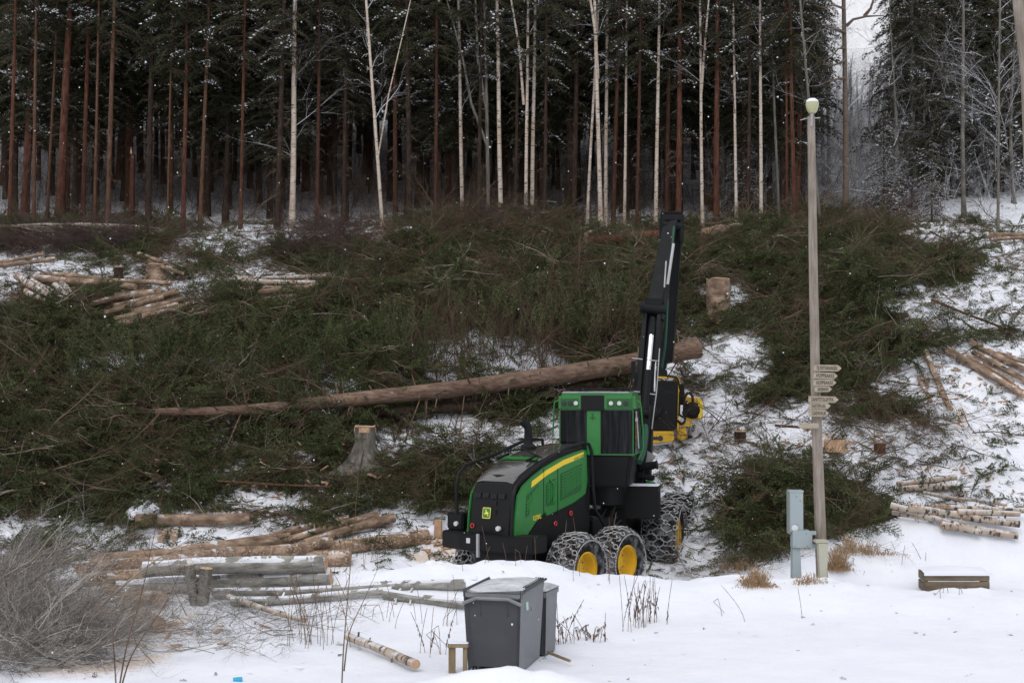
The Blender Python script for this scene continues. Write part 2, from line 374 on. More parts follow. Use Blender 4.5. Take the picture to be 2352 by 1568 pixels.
MT['cabinet_side'] = paint('greenish_enamel', (.22, .26, .24), .6, .5, 0, (.15, .17, .13))
MT['beige'] = paint('beige_plastic', (.42, .41, .33), .6, .35, 0, (.26, .25, .18), scale=5)
MT['globe'] = paint('lamp_globe', (.42, .42, .24), .2, .3, .3, (.30, .33, .10), scale=9)
MT['sticker'] = mat('sticker', (.45, .66, .50), .6)[0]
MT['ink'] = mat('routed_letters', (.075, .05, .04), .8)[0]
MT['logo_green'] = mat('logo_green', (.02, .20, .06), .5)[0]
MT['logo_yellow'] = mat('logo_yellow', (.80, .62, .06), .5)[0]
MT['cyan'] = mat('blue_plastic', (.02, .35, .55), .5)[0]
MT['snow'] = mat('snow_cap', SNOW, .9, spec=.2)[0]

# ------------------------------------------------------------------ terrain
def region(px, py, L):
    """largest of a list of soft ellipses (cx, cy, rx, ry, weight) measured on the slope"""
    o = np.zeros_like(px)
    for cx, cy, rx, ry, w in L:
        o = np.maximum(o, w * np.clip(1.35 - np.sqrt(((px - cx) / rx) ** 2 + ((py - cy) / ry) ** 2) * 1.0, 0, .5) * 2)
    return o
BR = [  # brash: heavy cover
 (300, 880, 420, 130, 1), (180, 1060, 260, 150, 1.2), (520, 1050, 330, 90, 1), (640, 770, 760, 95, 1.1), (1150, 660, 430, 110, 1.2), (1380, 720, 240, 110, 1.1),
 (1180, 505, 200, 35, 1.1), (150, 520, 330, 50, .8), (500, 590, 280, 50, .7), (900, 590, 350, 60, .8), (1500, 520, 230, 30, .6), (1300, 580, 250, 50, .7),
 (1850, 600, 260, 85, 1.3), (1950, 700, 250, 50, 1.2), (2180, 610, 130, 60, 1.2), (1850, 830, 210, 100, 1.0), (2100, 770, 230, 45, .8), (1650, 650, 130, 110, 1.1),
 (1850, 1190, 210, 80, 1.6), (1700, 900, 120, 60, .5), (2050, 960, 200, 50, .6), (2250, 920, 130, 40, .4), (1450, 870, 100, 40, .7), (1030, 1090, 140, 70, 1.0),
 (860, 1090, 240, 70, .9), (720, 1180, 160, 40, .6), (1650, 1305, 90, 30, .9), (2050, 1080, 260, 70, .5), (1100, 1000, 180, 40, .6), (2200, 480, 230, 30, .8), (1060, 935, 260, 34, 1.15), (720, 985, 360, 38, 1.2), (1330, 900, 120, 40, .9), (1750, 1010, 80, 30, .35), (330, 1170, 320, 50, 1.0),
 (120, 1260, 150, 22, .7), (420, 1235, 150, 14, .5)]
SNP = [ # open snow among it
 (1110, 815, 160, 44, 1.5), (330, 845, 180, 24, 1.3), (720, 850, 60, 30, .9), (500, 870, 120, 25, .6), (620, 535, 220, 30, 1.2), (850, 535, 90, 22, 1.2),
 (1680, 820, 90, 60, .8), (1640, 960, 120, 45, .8), (1620, 1080, 120, 80, .9), (2150, 560, 70, 22, .8), (2310, 570, 100, 60, 2), (2250, 700, 140, 42, 1.8), (2150, 560, 80, 22, 1.4), (2180, 660, 140, 14, 1.6),
 (2260, 930, 110, 70, .9), (2260, 1050, 120, 60, .8), (1950, 1010, 180, 30, .6), (1080, 985, 120, 26, .8), (940, 1022, 120, 16, .8), (600, 1150, 90, 22, .9), (320, 1165, 35, 22, 1.5), (290, 1225, 330, 20, 1.1),
 (520, 1150, 40, 15, .8), (880, 1200, 100, 18, .6), (330, 1105, 50, 14, .4), (2330, 640, 60, 60, 1.0)]
NB = [(190, 672, 170, 36, 1.4), (370, 712, 120, 44, 1.4), (640, 668, 135, 34, 1.4), (15, 722, 45, 24, 1), (60, 598, 70, 12, .8), (440, 1193, 120, 10, .6), (1565, 1225, 80, 90, 1.4), (1180, 570, 60, 10, .5), (1420, 545, 80, 14, .8), (1640, 530, 50, 14, .7), (838, 1045, 60, 50, 1.4), (1650, 690, 35, 40, .8), (360, 622, 30, 16, .8), (2250, 850, 120, 60, .6), (2060, 1170, 120, 60, .5)]
def cover(P):
    px, py = proj(P); wx, wy = P[..., 0], P[..., 1]
    px = px + 150 * fbm(wx * .8, wy * .8, 101, 3) + 60 * fbm(wx * 3, wy * 3, 103, 2); py = py + 70 * fbm(wx * .8, wy * .8, 105, 3) + 30 * fbm(wx * 3, wy * 3, 107, 2); b_ = region(px, py, BR) - region(px, py, SNP) * 1.0 - region(px, py, NB)
    b_ = np.where(b_ > 0, b_, np.where(wy > 32.5, .10, 0))
    return np.clip(b_, 0, 1.6)
def dense(P):
    c = cover(P); x, y = P[..., 0], P[..., 1]
    return c, np.clip((c * .95 + 1.15 * fbm(x * .8, y * .8, 71, 3) * (1 + .5 * sstep(40, 44, y)) + .7 * fbm(x * 2.6, y * 2.6, 73, 2) - .32 - .05 * sstep(40, 44, y)) * 1.15, 0, 1)
def thickf(P, c):
    x, y = P[..., 0], P[..., 1]; return np.clip(c - .4, 0, 1.2) * (1.35 - .75 * sstep(42, 47, y)) * np.clip(.40 + 4.2 * fbm(x * .7, y * .7, 77, 3), .05, 2.3)
xs = np.concatenate([np.linspace(-90, -19, 50), np.linspace(-18.8, 18.8, 330), np.linspace(19, 90, 50)])
ys = np.concatenate([np.linspace(1, 15, 20), np.linspace(15.07, 36, 300), np.linspace(36.15, 60, 160), np.linspace(61, 170, 75), np.linspace(175, 420, 18)])
GX, GY = np.meshgrid(xs, ys); GZ = H(GX, GY); nx, ny = len(xs), len(ys)
PV = np.stack([GX.ravel(), GY.ravel(), GZ.ravel()], 1)
idx = np.arange(nx * ny).reshape(ny, nx)
Q = np.stack([idx[:-1, :-1], idx[:-1, 1:], idx[1:, 1:], idx[1:, :-1]], -1).reshape(-1, 4)
gme = np_mesh('ground', PV, [(Q, 0)], [MT['ground']], True)
ppx, ppy = proj(PV); Yv = PV[:, 1]
slope = sstep(31.5, 34, Yv) * (1 - sstep(52, 60, Yv) * .35)
_c, _d = dense(PV)
lit = slope * .30 + (np.minimum(_c, 1) * .12 + _d * .34) * slope + .10 * region(ppx, ppy, [(1500, 1300, 250, 60, 1), (150, 1420, 250, 170, 1.2), (1950, 1330, 150, 30, 1.5)])
lit = lit + .38 * slope * region(ppx, ppy, [(190, 672, 170, 36, 1), (370, 712, 120, 44, 1), (640, 668, 135, 34, 1), (15, 722, 45, 24, 1), (480, 1270, 300, 16, .6)])
lit = lit - .12 * slope * region(ppx, ppy, SNP)
lit = np.where(Yv > 53, .30 + .15 * fbm(PV[:, 0] * .3, Yv * .3, 7), lit); lit = np.where(Yv > 78, .12, lit)
lit = np.where(Yv < 30, np.maximum(lit, -.2), lit)
dust = region(ppx, ppy, [(1680, 735, 70, 25, 1.1), (1620, 1090, 90, 60, .6), (990, 1255, 70, 40, 1.1), (200, 1450, 260, 110, .75), (2180, 930, 60, 60, .7), (1920, 1010, 60, 20, .8), (800, 1060, 60, 30, .8), (2300, 1010, 70, 40, .5), (850, 1440, 300, 60, .25), (1900, 1480, 600, 60, .22)])
dust = dust * np.clip(.8 + 2.6 * fbm(PV[:, 0] * 1.1, Yv * 1.1, 121, 3), 0, 1.6)
a = gme.attributes.new('litter', 'FLOAT', 'POINT'); a.data.foreach_set('value', lit.astype(np.float32))
a = gme.attributes.new('dust', 'FLOAT', 'POINT'); a.data.foreach_set('value', dust.astype(np.float32))
tag(link('ground', gme), kind='structure')
# ------------------------------------------------------------------ twig and branch generators
class Soup:
    """fast triangle / quad collector"""
    def __init__(s): s.V = []; s.T = []; s.Q = []; s.tm = []; s.qm = []; s.n = 0
    def tris(s, V, mi):                       # V: (k,3,3)
        V = np.asarray(V, float).reshape(-1, 3); k = len(V) // 3
        s.V.append(V); s.T.append(np.arange(k * 3).reshape(k, 3) + s.n); s.tm.append(np.full(k, mi)); s.n += k * 3
    def segs(s, A, B, ra, rb, mi, sides=3):   # tapering prisms between points
        A = np.asarray(A, float); B = np.asarray(B, float); k = len(A)
        if not k: return
        ra = np.broadcast_to(ra, (k,)); rb = np.broadcast_to(rb, (k,))
        T = B - A; L = np.linalg.norm(T, axis=1)[:, None] + 1e-9; T = T / L
        up = np.where(np.abs(T[:, 2:3]) < .9, np.array([[0, 0, 1.]]), np.array([[1., 0, 0]])); U = np.cross(T, up); U /= np.linalg.norm(U, axis=1)[:, None]; Wv = np.cross(U, T)
        V = np.zeros((k, 2 * sides, 3))
        for j in range(sides):
            an = 2 * math.pi * j / sides + math.pi / 2; o = U * math.cos(an) + Wv * math.sin(an)
            V[:, j] = A + o * ra[:, None]; V[:, sides + j] = B + o * rb[:, None]
        base = np.arange(k)[:, None] * 2 * sides + s.n; s.V.append(V.reshape(-1, 3)); s.n += k * 2 * sides
        for j in range(sides):
            j2 = (j + 1) % sides
            s.Q.append(base + np.array([[j, j2, sides + j2, sides + j]])); s.qm.append(np.full(k, mi))
    def add(s, o, M3, t, mscale=1):           # append another soup, transformed
        V = np.concatenate(o.V) @ M3.T + t; s.V.append(V)
        if o.T: s.T.append(np.concatenate(o.T) + s.n); s.tm.append(np.concatenate(o.tm))
        if o.Q: s.Q.append(np.concatenate(o.Q) + s.n); s.qm.append(np.concatenate(o.qm))
        s.n += len(V)
    def freeze(s):
        s.V = [np.concatenate(s.V)]
        if s.T: s.T = [np.concatenate(s.T)]; s.tm = [np.concatenate(s.tm)]
        if s.Q: s.Q = [np.concatenate(s.Q)]; s.qm = [np.concatenate(s.qm)]
        return s
    def mesh(s, name, mats):
        f = []
        if s.T: f.append((np.concatenate(s.T), np.concatenate(s.tm)))
        if s.Q: f.append((np.concatenate(s.Q), np.concatenate(s.qm)))
        return np_mesh(name, np.concatenate(s.V), f, mats)
def unit(v): return v / (np.linalg.norm(v, axis=-1, keepdims=True) + 1e-9)
def rotm(rx, ry, rz):
    return np.array(Matrix.Rotation(rz, 3, 'Z') @ Matrix.Rotation(ry, 3, 'Y') @ Matrix.Rotation(rx, 3, 'X'))
def spruce_branch(rng, L=1.0, nodes=14, tw=.38, droop=.25, hang=0.0, needle=.045, dens=1.0, bare=0.0, s_mi=1, n_mi=0, n2_mi=None, nw=.011, stem=.011, flat=.25):
    """branch along +x: brown stem, side twigs left and right, each clothed in needle tufts"""
    S = Soup(); t = np.linspace(0, 1, 9); ph = rng.uniform(-.1, .1)
    C = np.stack([t * L, ph * L * np.sin(t * 3), -droop * L * t ** 1.6 + .05 * L * np.sin(t * 4 + ph * 9)], 1)
    S.segs(C[:-1], C[1:], stem * (1.1 - t[:-1]), stem * (1.1 - t[1:]), s_mi)
    A, B, ta = [], [], []
    for i in range(nodes):
        u = .06 + .94 * i / nodes; p = np.array([np.interp(u, t, C[:, k]) for k in range(3)])
        for sd in (-1, 1):
            l = tw * L * (1.05 - u * .8) * rng.uniform(.6, 1.15)
            a = R(rng.uniform(38, 62)); d = np.array([math.cos(a), sd * math.sin(a), rng.uniform(-.25, .25) * flat * 4 - hang])
            d = unit(d); q = p + d * l + np.array([0, 0, -.06 * L * rng.random()]); A.append(p); B.append(q); ta.append(u)
            if l > .16 * L:
                for k in (.35, .65):
                    pp = p + (q - p) * k; d2 = unit(d + np.array([.7, -sd * rng.uniform(0, .5), rng.uniform(-.3, .3) - hang])); A.append(pp); B.append(pp + d2 * l * .45); ta.append(u)
    A = np.array(A); B = np.array(B); ta = np.array(ta)
    S.segs(A, B, stem * .35, stem * .12, s_mi)
    A = np.concatenate([A, C[4:-1]]); B = np.concatenate([B, C[5:]]); ta = np.concatenate([ta, t[4:-1]])
    keep = ta > bare; A = A[keep]; B = B[keep]; T = B - A; LL = np.linalg.norm(T, axis=1)
    P0, D0 = [], []
    for a, v, l in zip(A, T, LL):
        k = max(2, int(l / (.032 / dens) / max(L, .6) * .9)); u = (np.arange(k) + rng.random(k) * .8) / k
        P0.append(a + v * u[:, None]); D0.append(np.repeat(v[None] / l, k, 0))
    P0 = np.concatenate(P0); D0 = np.concatenate(D0); k = len(P0)
    r = rng.normal(size=(k, 3)); r[:, 2] *= .75; side = unit(np.cross(D0, r)); tip = unit(D0 * .75 + side * .8)
    ln = needle * L ** .5 * rng.uniform(.7, 1.3, k)[:, None]; wv = unit(np.cross(tip, rng.normal(size=(k, 3)))) * nw
    tri = np.stack([P0 - wv, P0 + wv, P0 + tip * ln], 1)
    if n2_mi is None: S.tris(tri, n_mi)
    else:
        top = (side[:, 2] > .1) & (rng.random(k) < .75); S.tris(tri[top] + np.array([0, 0, .012]), n2_mi); S.tris(tri[~top], n_mi)
    return S.freeze()
def bare_branch(rng, L=1.0, depth=3, r=.012, spread=45, n=7, up=0.0, mi=0, droop=0.0, wob=.10, rk=.5):
    """leafless branch along +x, subdividing"""
    S = Soup(); A, B, RA, RB = [], [], [], []
    def go(p, d, l, r, k):
        steps = 4 if k == depth else 3; q = p
        for i in range(steps):
            d = unit(d + rng.normal(size=3) * wob + np.array([0, 0, up * .12 - droop * .12]))
            e = q + d * l / steps; A.append(q); B.append(e); RA.append(r * (1 - .75 * i / steps)); RB.append(r * (1 - .75 * (i + 1) / steps)); 
            if k > 0:
                for _ in range(max(1, n // steps if k == depth else 1 + (rng.random() < .6))):
                    a = R(rng.uniform(.55, 1.15) * spread); ax = unit(np.cross(d, rng.normal(size=3)))
                    dd = unit(d * math.cos(a) + ax * math.sin(a) + np.array([0, 0, up * .3])); s0 = q + (e - q) * rng.random()
                    go(s0, dd, l * rng.uniform(.35, .62), r * (1 - .75 * i / steps) * rk, k - 1)
            q = e
    go(np.zeros(3), np.array([1., 0, 0]), L, r, depth)
    S.segs(A, B, np.array(RA), np.array(RB), mi); return S.freeze()
def protos(name, soups, mats):
    out = []
    for s in soups:
        o = bpy.data.objects.new(name, s.mesh(name, mats)); out.append(o)     # source shapes, not linked to the scene
    return out
def scatter(name, srcs, P, E, S, I, label, mats=None):
    """one 'stuff' object: source shapes instanced on its points"""
    me = bpy.data.meshes.new(name); me.vertices.add(len(P)); me.vertices.foreach_set('co', np.asarray(P, np.float32).ravel())
    a = me.attributes.new('rot', 'FLOAT_VECTOR', 'POINT'); a.data.foreach_set('vector', np.asarray(E, np.float32).ravel())
    a = me.attributes.new('scl', 'FLOAT', 'POINT'); a.data.foreach_set('value', np.asarray(S, np.float32))
    a = me.attributes.new('pick', 'INT', 'POINT'); a.data.foreach_set('value', np.asarray(I, np.int32))
    me.update(); o = link(name, me); tag(o, kind='stuff', label=label, cat=name.replace('_', ' '))
    ng = bpy.data.node_groups.new(name, 'GeometryNodeTree')
    ng.interface.new_socket('Geometry', in_out='INPUT', socket_type='NodeSocketGeometry'); ng.interface.new_socket('Geometry', in_out='OUTPUT', socket_type='NodeSocketGeometry')
    n = ng.nodes; L = ng.links; gi = n.new('NodeGroupInput'); go = n.new('NodeGroupOutput'); io = n.new('GeometryNodeInstanceOnPoints'); ji = n.new('GeometryNodeJoinGeometry')
    for s in reversed(srcs):
        oi = n.new('GeometryNodeObjectInfo'); oi.inputs['Object'].default_value = s; oi.inputs['As Instance'].default_value = True
        L.new(oi.outputs['Geometry'], ji.inputs[0])
    L.new(gi.outputs[0], io.inputs['Points']); L.new(ji.outputs[0], io.inputs['Instance']); io.inputs['Pick Instance'].default_value = True
    for at_, ty, sk in (('pick', 'INT', 'Instance Index'), ('rot', 'FLOAT_VECTOR', 'Rotation'), ('scl', 'FLOAT', 'Scale')):
        na = n.new('GeometryNodeInputNamedAttribute'); na.data_type = ty; na.inputs['Name'].default_value = at_
        s = [q for q in na.outputs if q.enabled and q.name == 'Attribute'][0]
        if at_ == 'rot':
            e2 = n.new('FunctionNodeEulerToRotation'); L.new(s, e2.inputs[0]); L.new(e2.outputs[0], io.inputs[sk])
        else: L.new(s, io.inputs[sk])
    L.new(io.outputs[0], go.inputs[0]); md = o.modifiers.new('scatter', 'NODES'); md.node_group = ng
    return o
rng = np.random.default_rng(11)

# ------------------------------------------------------------------ brash lying on the slope
green = [spruce_branch(rng, 1.0, 15, .42, rng.uniform(.02, .25), 0, .042, 1.15, bare=rng.uniform(.0, .15)) for _ in range(5)]
oldb = [spruce_branch(rng, 1.0, 13, .4, rng.uniform(.05, .3), .1, .038, .75, bare=rng.uniform(.1, .3)) for _ in range(2)]
bares = [bare_branch(rng, 1.1, 2, .011, 45, 8) for _ in range(3)]
SG = protos('spruce_branch', green, [MT['needle'], MT['stem']])
SO_ = protos('old_spruce_branch', oldb, [MT['needle_brown'], MT['twig']])
SB = protos('bare_branch', bares, [MT['twig']])
def sample(n, x0, x1, y0, y1, seed):
    g = np.random.default_rng(seed); P = np.stack([g.uniform(x0, x1, n), g.uniform(y0, y1, n), np.zeros(n)], 1); P[:, 2] = H(P[:, 0], P[:, 1]); return P, g
P, g = sample(70000, -20, 20, 31.2, 56, 3)
c, dn = dense(P); c = np.where(P[:, 1] > 53.5, c * .4, c); dn = np.where(P[:, 1] > 53.5, dn * .4, dn)
keep = g.random(len(P)) < dn * .8
P = P[keep]; c = c[keep]; k = len(P)
thick = thickf(P, c)
P[:, 2] += g.random(k) * thick + .02
E = np.stack([g.uniform(-1.2, 1.2, k), g.normal(0, .42, k), g.uniform(0, 6.283, k)], 1)
br = fbm(P[:, 0] * .5, P[:, 1] * .5, 91, 2) * 2.2 + g.normal(0, .35, k)
pick = np.where(br > .75, 5 + g.integers(0, 2, k), g.integers(0, 5, k)); pick = np.where(g.random(k) < .05, 7 + g.integers(0, 3, k), pick)
scatter('spruce_brash', SG + SO_ + SB, P, E, g.uniform(.55, 1.25, k) * np.where(c < .4, .75, 1), pick, 'felled spruce branches lying in a thick tangled mat over the snowy slope')
print('brash', k)
# small litter twigs on the snow
P, g = sample(38000, -19, 19, 30.6, 55, 5)
c = cover(P); sn_ = region(*proj(P), SNP); keep = g.random(len(P)) < np.clip(.45 + c * .4, 0, .8) * np.where(P[:, 1] < 31.5, .15, 1); P = P[keep]; k = len(P); P[:, 2] += .015
small = [bare_branch(rng, .5, 1, .007, 45, 4) for _ in range(3)] + [spruce_branch(rng, .34, 5, .5, 0, 0, .05, .8, stem=.006, nw=.012) for _ in range(3)]
SS = protos('small_twig', small, [MT['twig'], MT['twig']]); 
for o in SS[3:]: o.data.materials[0] = MT['needle']
scatter('twig_litter', SS, P, np.stack([g.uniform(-3, 3, k), g.normal(0, .18, k), g.uniform(0, 6.28, k)], 1), g.uniform(.5, 1.6, k), np.where(g.random(k) < .38, g.integers(0, 3, k), 3 + g.integers(0, 3, k)), 'short twigs and needle sprigs littering the snow of the clearing')
# long bare limbs sticking out
P, g = sample(8500, -19, 19, 32, 54, 6); c = cover(P); keep = g.random(len(P)) < .10 + c * .6; P = P[keep]; k = len(P); P[:, 2] += thickf(P, c[keep]) * g.uniform(.5, 1.1, k) + .08
longb = [bare_branch(rng, 2.4, 2, .022, 40, 9, wob=.12) for _ in range(4)]
SL = protos('long_limb', longb[:3], [MT['twig']]) + protos('pale_limb', [bare_branch(rng, 1.5, 1, .016, 40, 7, wob=.14), bare_branch(rng, 1.0, 1, .013, 40, 5, wob=.2)], [MT['pale_twig']])
scatter('bare_limbs', SL, P, np.stack([g.uniform(-3, 3, k), g.normal(-.1, .25, k), g.uniform(0, 6.28, k)], 1), g.uniform(.35, 1.05, k), np.where(g.random(k) < .5, 3 + g.integers(0, 2, k), g.integers(0, 3, k)), 'long leafless limbs lying across the spruce brash')
# branches standing up from the felled crowns behind the long trunk
def band(n, pts, seed, w=.8):
    g = np.random.default_rng(seed); out = []
    for _ in range(n):
        u = g.random() * (len(pts) - 1); i = int(u); q = np.array(pts[i]) * (1 - (u - i)) + np.array(pts[i + 1]) * (u - i)
        out.append([q[0] + g.normal(0, .25), q[1] + g.normal(0, w), 0])
    P = np.array(out); P[:, 2] = H(P[:, 0], P[:, 1]) ; return P, g
upr = [spruce_branch(rng, 1.9, 18, .30, rng.uniform(-.1, .2), .25, .06, 1.15, bare=b_, stem=.009, nw=.014) for b_ in (.0, .1, .45, .6)]
SU = protos('standing_branch', upr, [MT['needle'], MT['stem']]); SU2 = protos('standing_branch', [upr[1], upr[3]], [MT['needle'], MT['twig']])
b0 = cast(20, 930); b1 = cast(500, 915); b2 = cast(900, 890); b3 = cast(1180, 850); b4 = cast(1450, 800)
P, g = band(760, [b0, b1, b2, b3, b4], 8, .7); k = len(P); P[:, 1] += .5
P[:, 2] = H(P[:, 0], P[:, 1]) + g.random(k) * .5
right = P[:, 0] > -3; pick = np.where(right, np.array([2, 3, 5, 3])[g.integers(0, 4, k)], np.array([0, 1, 4, 0, 1, 2])[g.integers(0, 6, k)])
keep = g.random(k) < np.where(right, np.where(P[:, 0] > 1, .8, .35), .85); P = P[keep]; pick = pick[keep]; right = right[keep]; k = len(P)
E = np.stack([g.uniform(-3, 3, k), -R(90) + g.normal(0, .42, k), g.uniform(0, 6.28, k)], 1)
scatter('upright_brash', SU + SU2, P, E, g.uniform(.45, 1.0, k) * np.where(right, 1.05, .82), pick, 'spruce branches standing up from the crowns of the felled trees')
print('upright', k)

P, g = band(170, [b2, b3, b4], 18, .8); k = len(P); P[:, 1] += .6; P[:, 2] = H(P[:, 0], P[:, 1])
scatter('standing_stems', protos('standing_stem', [bare_branch(rng, 1.9, 2, .016, 24, 6, up=.3, wob=.09) for _ in range(4)], [MT['twig']]), P, np.stack([g.uniform(-3, 3, k), -R(88) + g.normal(0, .38, k), g.uniform(0, 6.28, k)], 1), g.uniform(.5, 1.1, k), g.integers(0, 4, k), 'thin bare stems standing up in front of the open snow behind the long trunk')
# purple-brown birch tops and dead bush heaps
def heap(name, label, src, ells, n, seed, zh, smin, smax, flat=.3, mat_=None, yaw=None):
    g = np.random.default_rng(seed); Ps = []
    for (px, py, rx, ry, w) in ells:
        m_ = int(n * w); c0 = cast(px, py); sx = rx / F * c0[1]; sy = max(.5, ry / F * c0[1] * 2.2)
        a = g.random(m_) * 6.283; r_ = np.sqrt(g.random(m_)); q = np.stack([c0[0] + sx * r_ * np.cos(a), c0[1] + sy * r_ * np.sin(a), np.zeros(m_)], 1)
        q[:, 2] = H(q[:, 0], q[:, 1]) + zh * (1 - r_ ** 2) * g.random(m_); Ps.append(q)
    P = np.concatenate(Ps); k = len(P)
    yw = g.uniform(0, 6.28, k) if yaw is None else g.normal(yaw[0], yaw[1], k)
    return scatter(name, src, P, np.stack([g.uniform(-3, 3, k), g.normal(-.1, flat, k), yw], 1), g.uniform(smin, smax, k), g.integers(0, len(src), k), label)
pt = protos('birch_top', [bare_branch(rng, 1.8, 3, .012, 38, 6, up=.2, rk=.7) for _ in range(3)], [MT['purple_twig']])
heap('birch_tops', 'purple-brown birch tops heaped above the cut logs', pt, [(180, 575, 230, 34, 1.2), (760, 570, 110, 30, .8), (2030, 500, 90, 16, .5), (700, 590, 80, 14, .4), (1150, 535, 120, 20, .4)], 190, 31, .9, .5, 1.1)
tw = protos('brown_top', [bare_branch(rng, 1.8, 3, .014, 38, 8) for _ in range(2)], [MT['twig']])
heap('bare_tops', 'brown leafless tops piled near the forest edge', tw, [(1000, 560, 140, 30, 1), (1250, 560, 100, 24, .5), (1700, 1010, 90, 50, .25), (900, 1120, 150, 40, .4), (2050, 1010, 120, 60, .6), (1500, 690, 60, 60, .4)], 110, 32, .7, .5, 1.2)
gt = protos('grey_top', [bare_branch(rng, 2.2, 2 + (q == 0), .020, 38, 8, wob=.16, rk=.6) for q in range(5)], [MT['grey_twig']])
heap('brushwood_pile', 'big heap of thin grey leafless branches in the left foreground', gt, [(0, 1450, 150, 60, 1.3), (110, 1490, 110, 40, .7), (-40, 1360, 130, 30, .8), (30, 1530, 150, 30, .4), (20, 1400, 110, 35, .6)], 135, 33, .55, .35, .78, .26, yaw=(-.25, 1.3))
heap('brushwood_limbs', 'pale grey limbs lying on top of the brushwood heap', protos('pale_grey_limb', [bare_branch(rng, 2.6, 2, .022, 34, 6, wob=.16) for _ in range(3)], [MT['pale_twig']]), [(40, 1420, 170, 60, 1.0), (150, 1480, 140, 40, .5)], 26, 36, .9, .5, .95, .14, yaw=(-.3, .8))
gt2 = protos('fine_grey_twig', [bare_branch(rng, 1.4, 3, .006, 40, 6, wob=.2, rk=.75) for _ in range(3)], [MT['grey_twig']])
heap('fine_twigs', 'fine grey twigs lying thinly on the snow around the brushwood', gt2, [(330, 1480, 330, 75, 1), (600, 1440, 200, 60, .35), (470, 1400, 150, 20, .4)], 75, 34, .12, .5, 1.3, .12)
heap('small_brush', 'thin dark twigs tangled at the foot of the brash pile', protos('fine_twig', [bare_branch(rng, 1.2, 3, .007, 45, 8) for _ in range(2)], [MT['twig']]), [(1780, 1290, 120, 30, 1), (1650, 1310, 90, 22, .8), (1960, 1250, 80, 30, .4), (300, 1250, 200, 20, .4)], 60, 35, .25, .4, .9, .2)

# ------------------------------------------------------------------ logs
def log_mesh(L, r1, r2, kind, seed=0, bend=0.0, n=14, knots=0, flare=0):
    g = random.Random(seed); m = MB(); k = 12 if L > 3 else 7
    X = [L * i / (k - 1) for i in range(k)]; P = [(x, bend * L * math.sin(math.pi * x / L) + .006 * L * math.sin(x * 2 + seed), .004 * L * math.sin(x * 1.7 + seed * 2)) for x in X]
    r = [(r1 + (r2 - r1) * x / L) * (1 + .04 * math.sin(x * 5 + seed)) for x in X]
    if flare: r[-1] *= 1.12
    m.tube(P, r, n, 0, cap=True, capmi=1, noise=.03)
    for q in range(knots):
        x = g.uniform(.05, .95) * L; a = g.uniform(0, 6.28); rr = np.interp(x, X, r); px = np.interp(x, X, [p[1] for p in P])
        d = np.array([.25, math.cos(a), math.sin(a)]); b_ = np.array([x, px, 0]); s = g.uniform(.012, .03)
        m.tube([b_ + d * rr * .8, b_ + d * (rr + g.uniform(.02, .12))], [s * 1.2, s * .8], 6, 0, capmi=1)
    return m
LOGS = []
def place_log(p1, p2, dia, kind, label, group, l1=0, l2=0, taper=.85, knots=5, bend=0.0, parent_extra=None, seed=None, name='log', cat='log', snowcap=False, flare=0):
    """p1, p2: seen end points of the log's axis; dia in the same units, at p1's distance"""
    a = cast(p1[0], p1[1], l1 + .1); b_ = cast(p2[0], p2[1], l2 + .1)
    if abs(a[1] - b_[1]) > 6: b_ = at(p2[0], p2[1], a[1] + 3 * np.sign(b_[1] - a[1]))
    dia = dia * (1.18 if group == G1 or 'middle of the slope' in str(group) else 1.0); r1 = dia * a[1] / F / 2; d = b_ - a; L = float(np.linalg.norm(d)); seed = seed if seed is not None else len(LOGS) + 1
    o = log_mesh(L, r1, r1 * taper, kind, seed, bend, knots=knots, flare=flare).build(name, [MT[kind], MT['cut']], smooth=True)
    X = Vector(d / L); Z = Vector((0, 0, 1)); Y = Z.cross(X).normalized(); Z = X.cross(Y)
    o.matrix_world = Matrix.Translation(Vector(a)) @ Matrix((X, Y, Z)).transposed().to_4x4() @ Matrix.Rotation(seed * 1.3, 4, 'X')
    tag(o, label, cat, group); LOGS.append(o); return o, a, b_
G1 = 'logs stacked on the snow at lower left'
place_log((313, 1196), (574, 1189), 25, 'log_bark', 'short brown log with sawn end resting alone on brash above the left log stack', G1, .1, .1)
place_log((205, 1290), (667, 1238), 25, 'log_bark', 'plain brown spruce log furthest back in the lower left stack', G1, .05, .05, knots=8, taper=1.1)
place_log((180, 1306), (757, 1250), 22, 'pricked_log', 'harvester-pricked log lying slanted in front of the plain brown one', G1, .12, .15, taper=1.35)
place_log((560, 1284), (805, 1281), 33, 'pricked_log', 'thick pricked log end sticking out right of the grey snowy log', G1, .05, .05, taper=1.1)
place_log((985, 1230), (650, 1277), 28, 'pricked_log', 'brown log with pale knots reaching right to the harvester', G1, .02, .02, knots=7, taper=.95)
for i, (q1, q2, dd, lb) in enumerate([((905, 1188), (700, 1245), 19, 'brown log slanting up under green branches, just left of the harvester'), ((868, 1182), (660, 1240), 17, 'brown log just behind the slanting one left of the harvester'), ((800, 1190), (620, 1232), 16, 'thin brown log half hidden by branches left of the harvester')]):
    place_log(q1, q2, dd, 'log_bark', lb, G1, .12 - .03 * i, .1)
place_log((330, 1306), (749, 1292), 31, 'grey_log', 'thick grey log with snow on its back, top of the grey pair', G1, .42, .32, taper=1.18, knots=4)
place_log((270, 1349), (761, 1325), 29, 'grey_log', 'thick grey log lying lowest in front, under the snowy one', G1, .03, .03, taper=1.2, knots=3)
place_log((185, 1330), (327, 1325), 27, 'pricked_log', 'short brown log with round sawn end facing right below the grey pair', G1, .2, .18, taper=1.05)
place_log((490, 1363), (1070, 1341), 19, 'grey_log', 'long thin grey log running right toward the waste bin', G1, .02, .02, taper=1.1, bend=.01)
place_log((530, 1378), (900, 1356), 18, 'grey_log', 'thin curved grey log in front of the long one', G1, .02, .04, bend=.015)
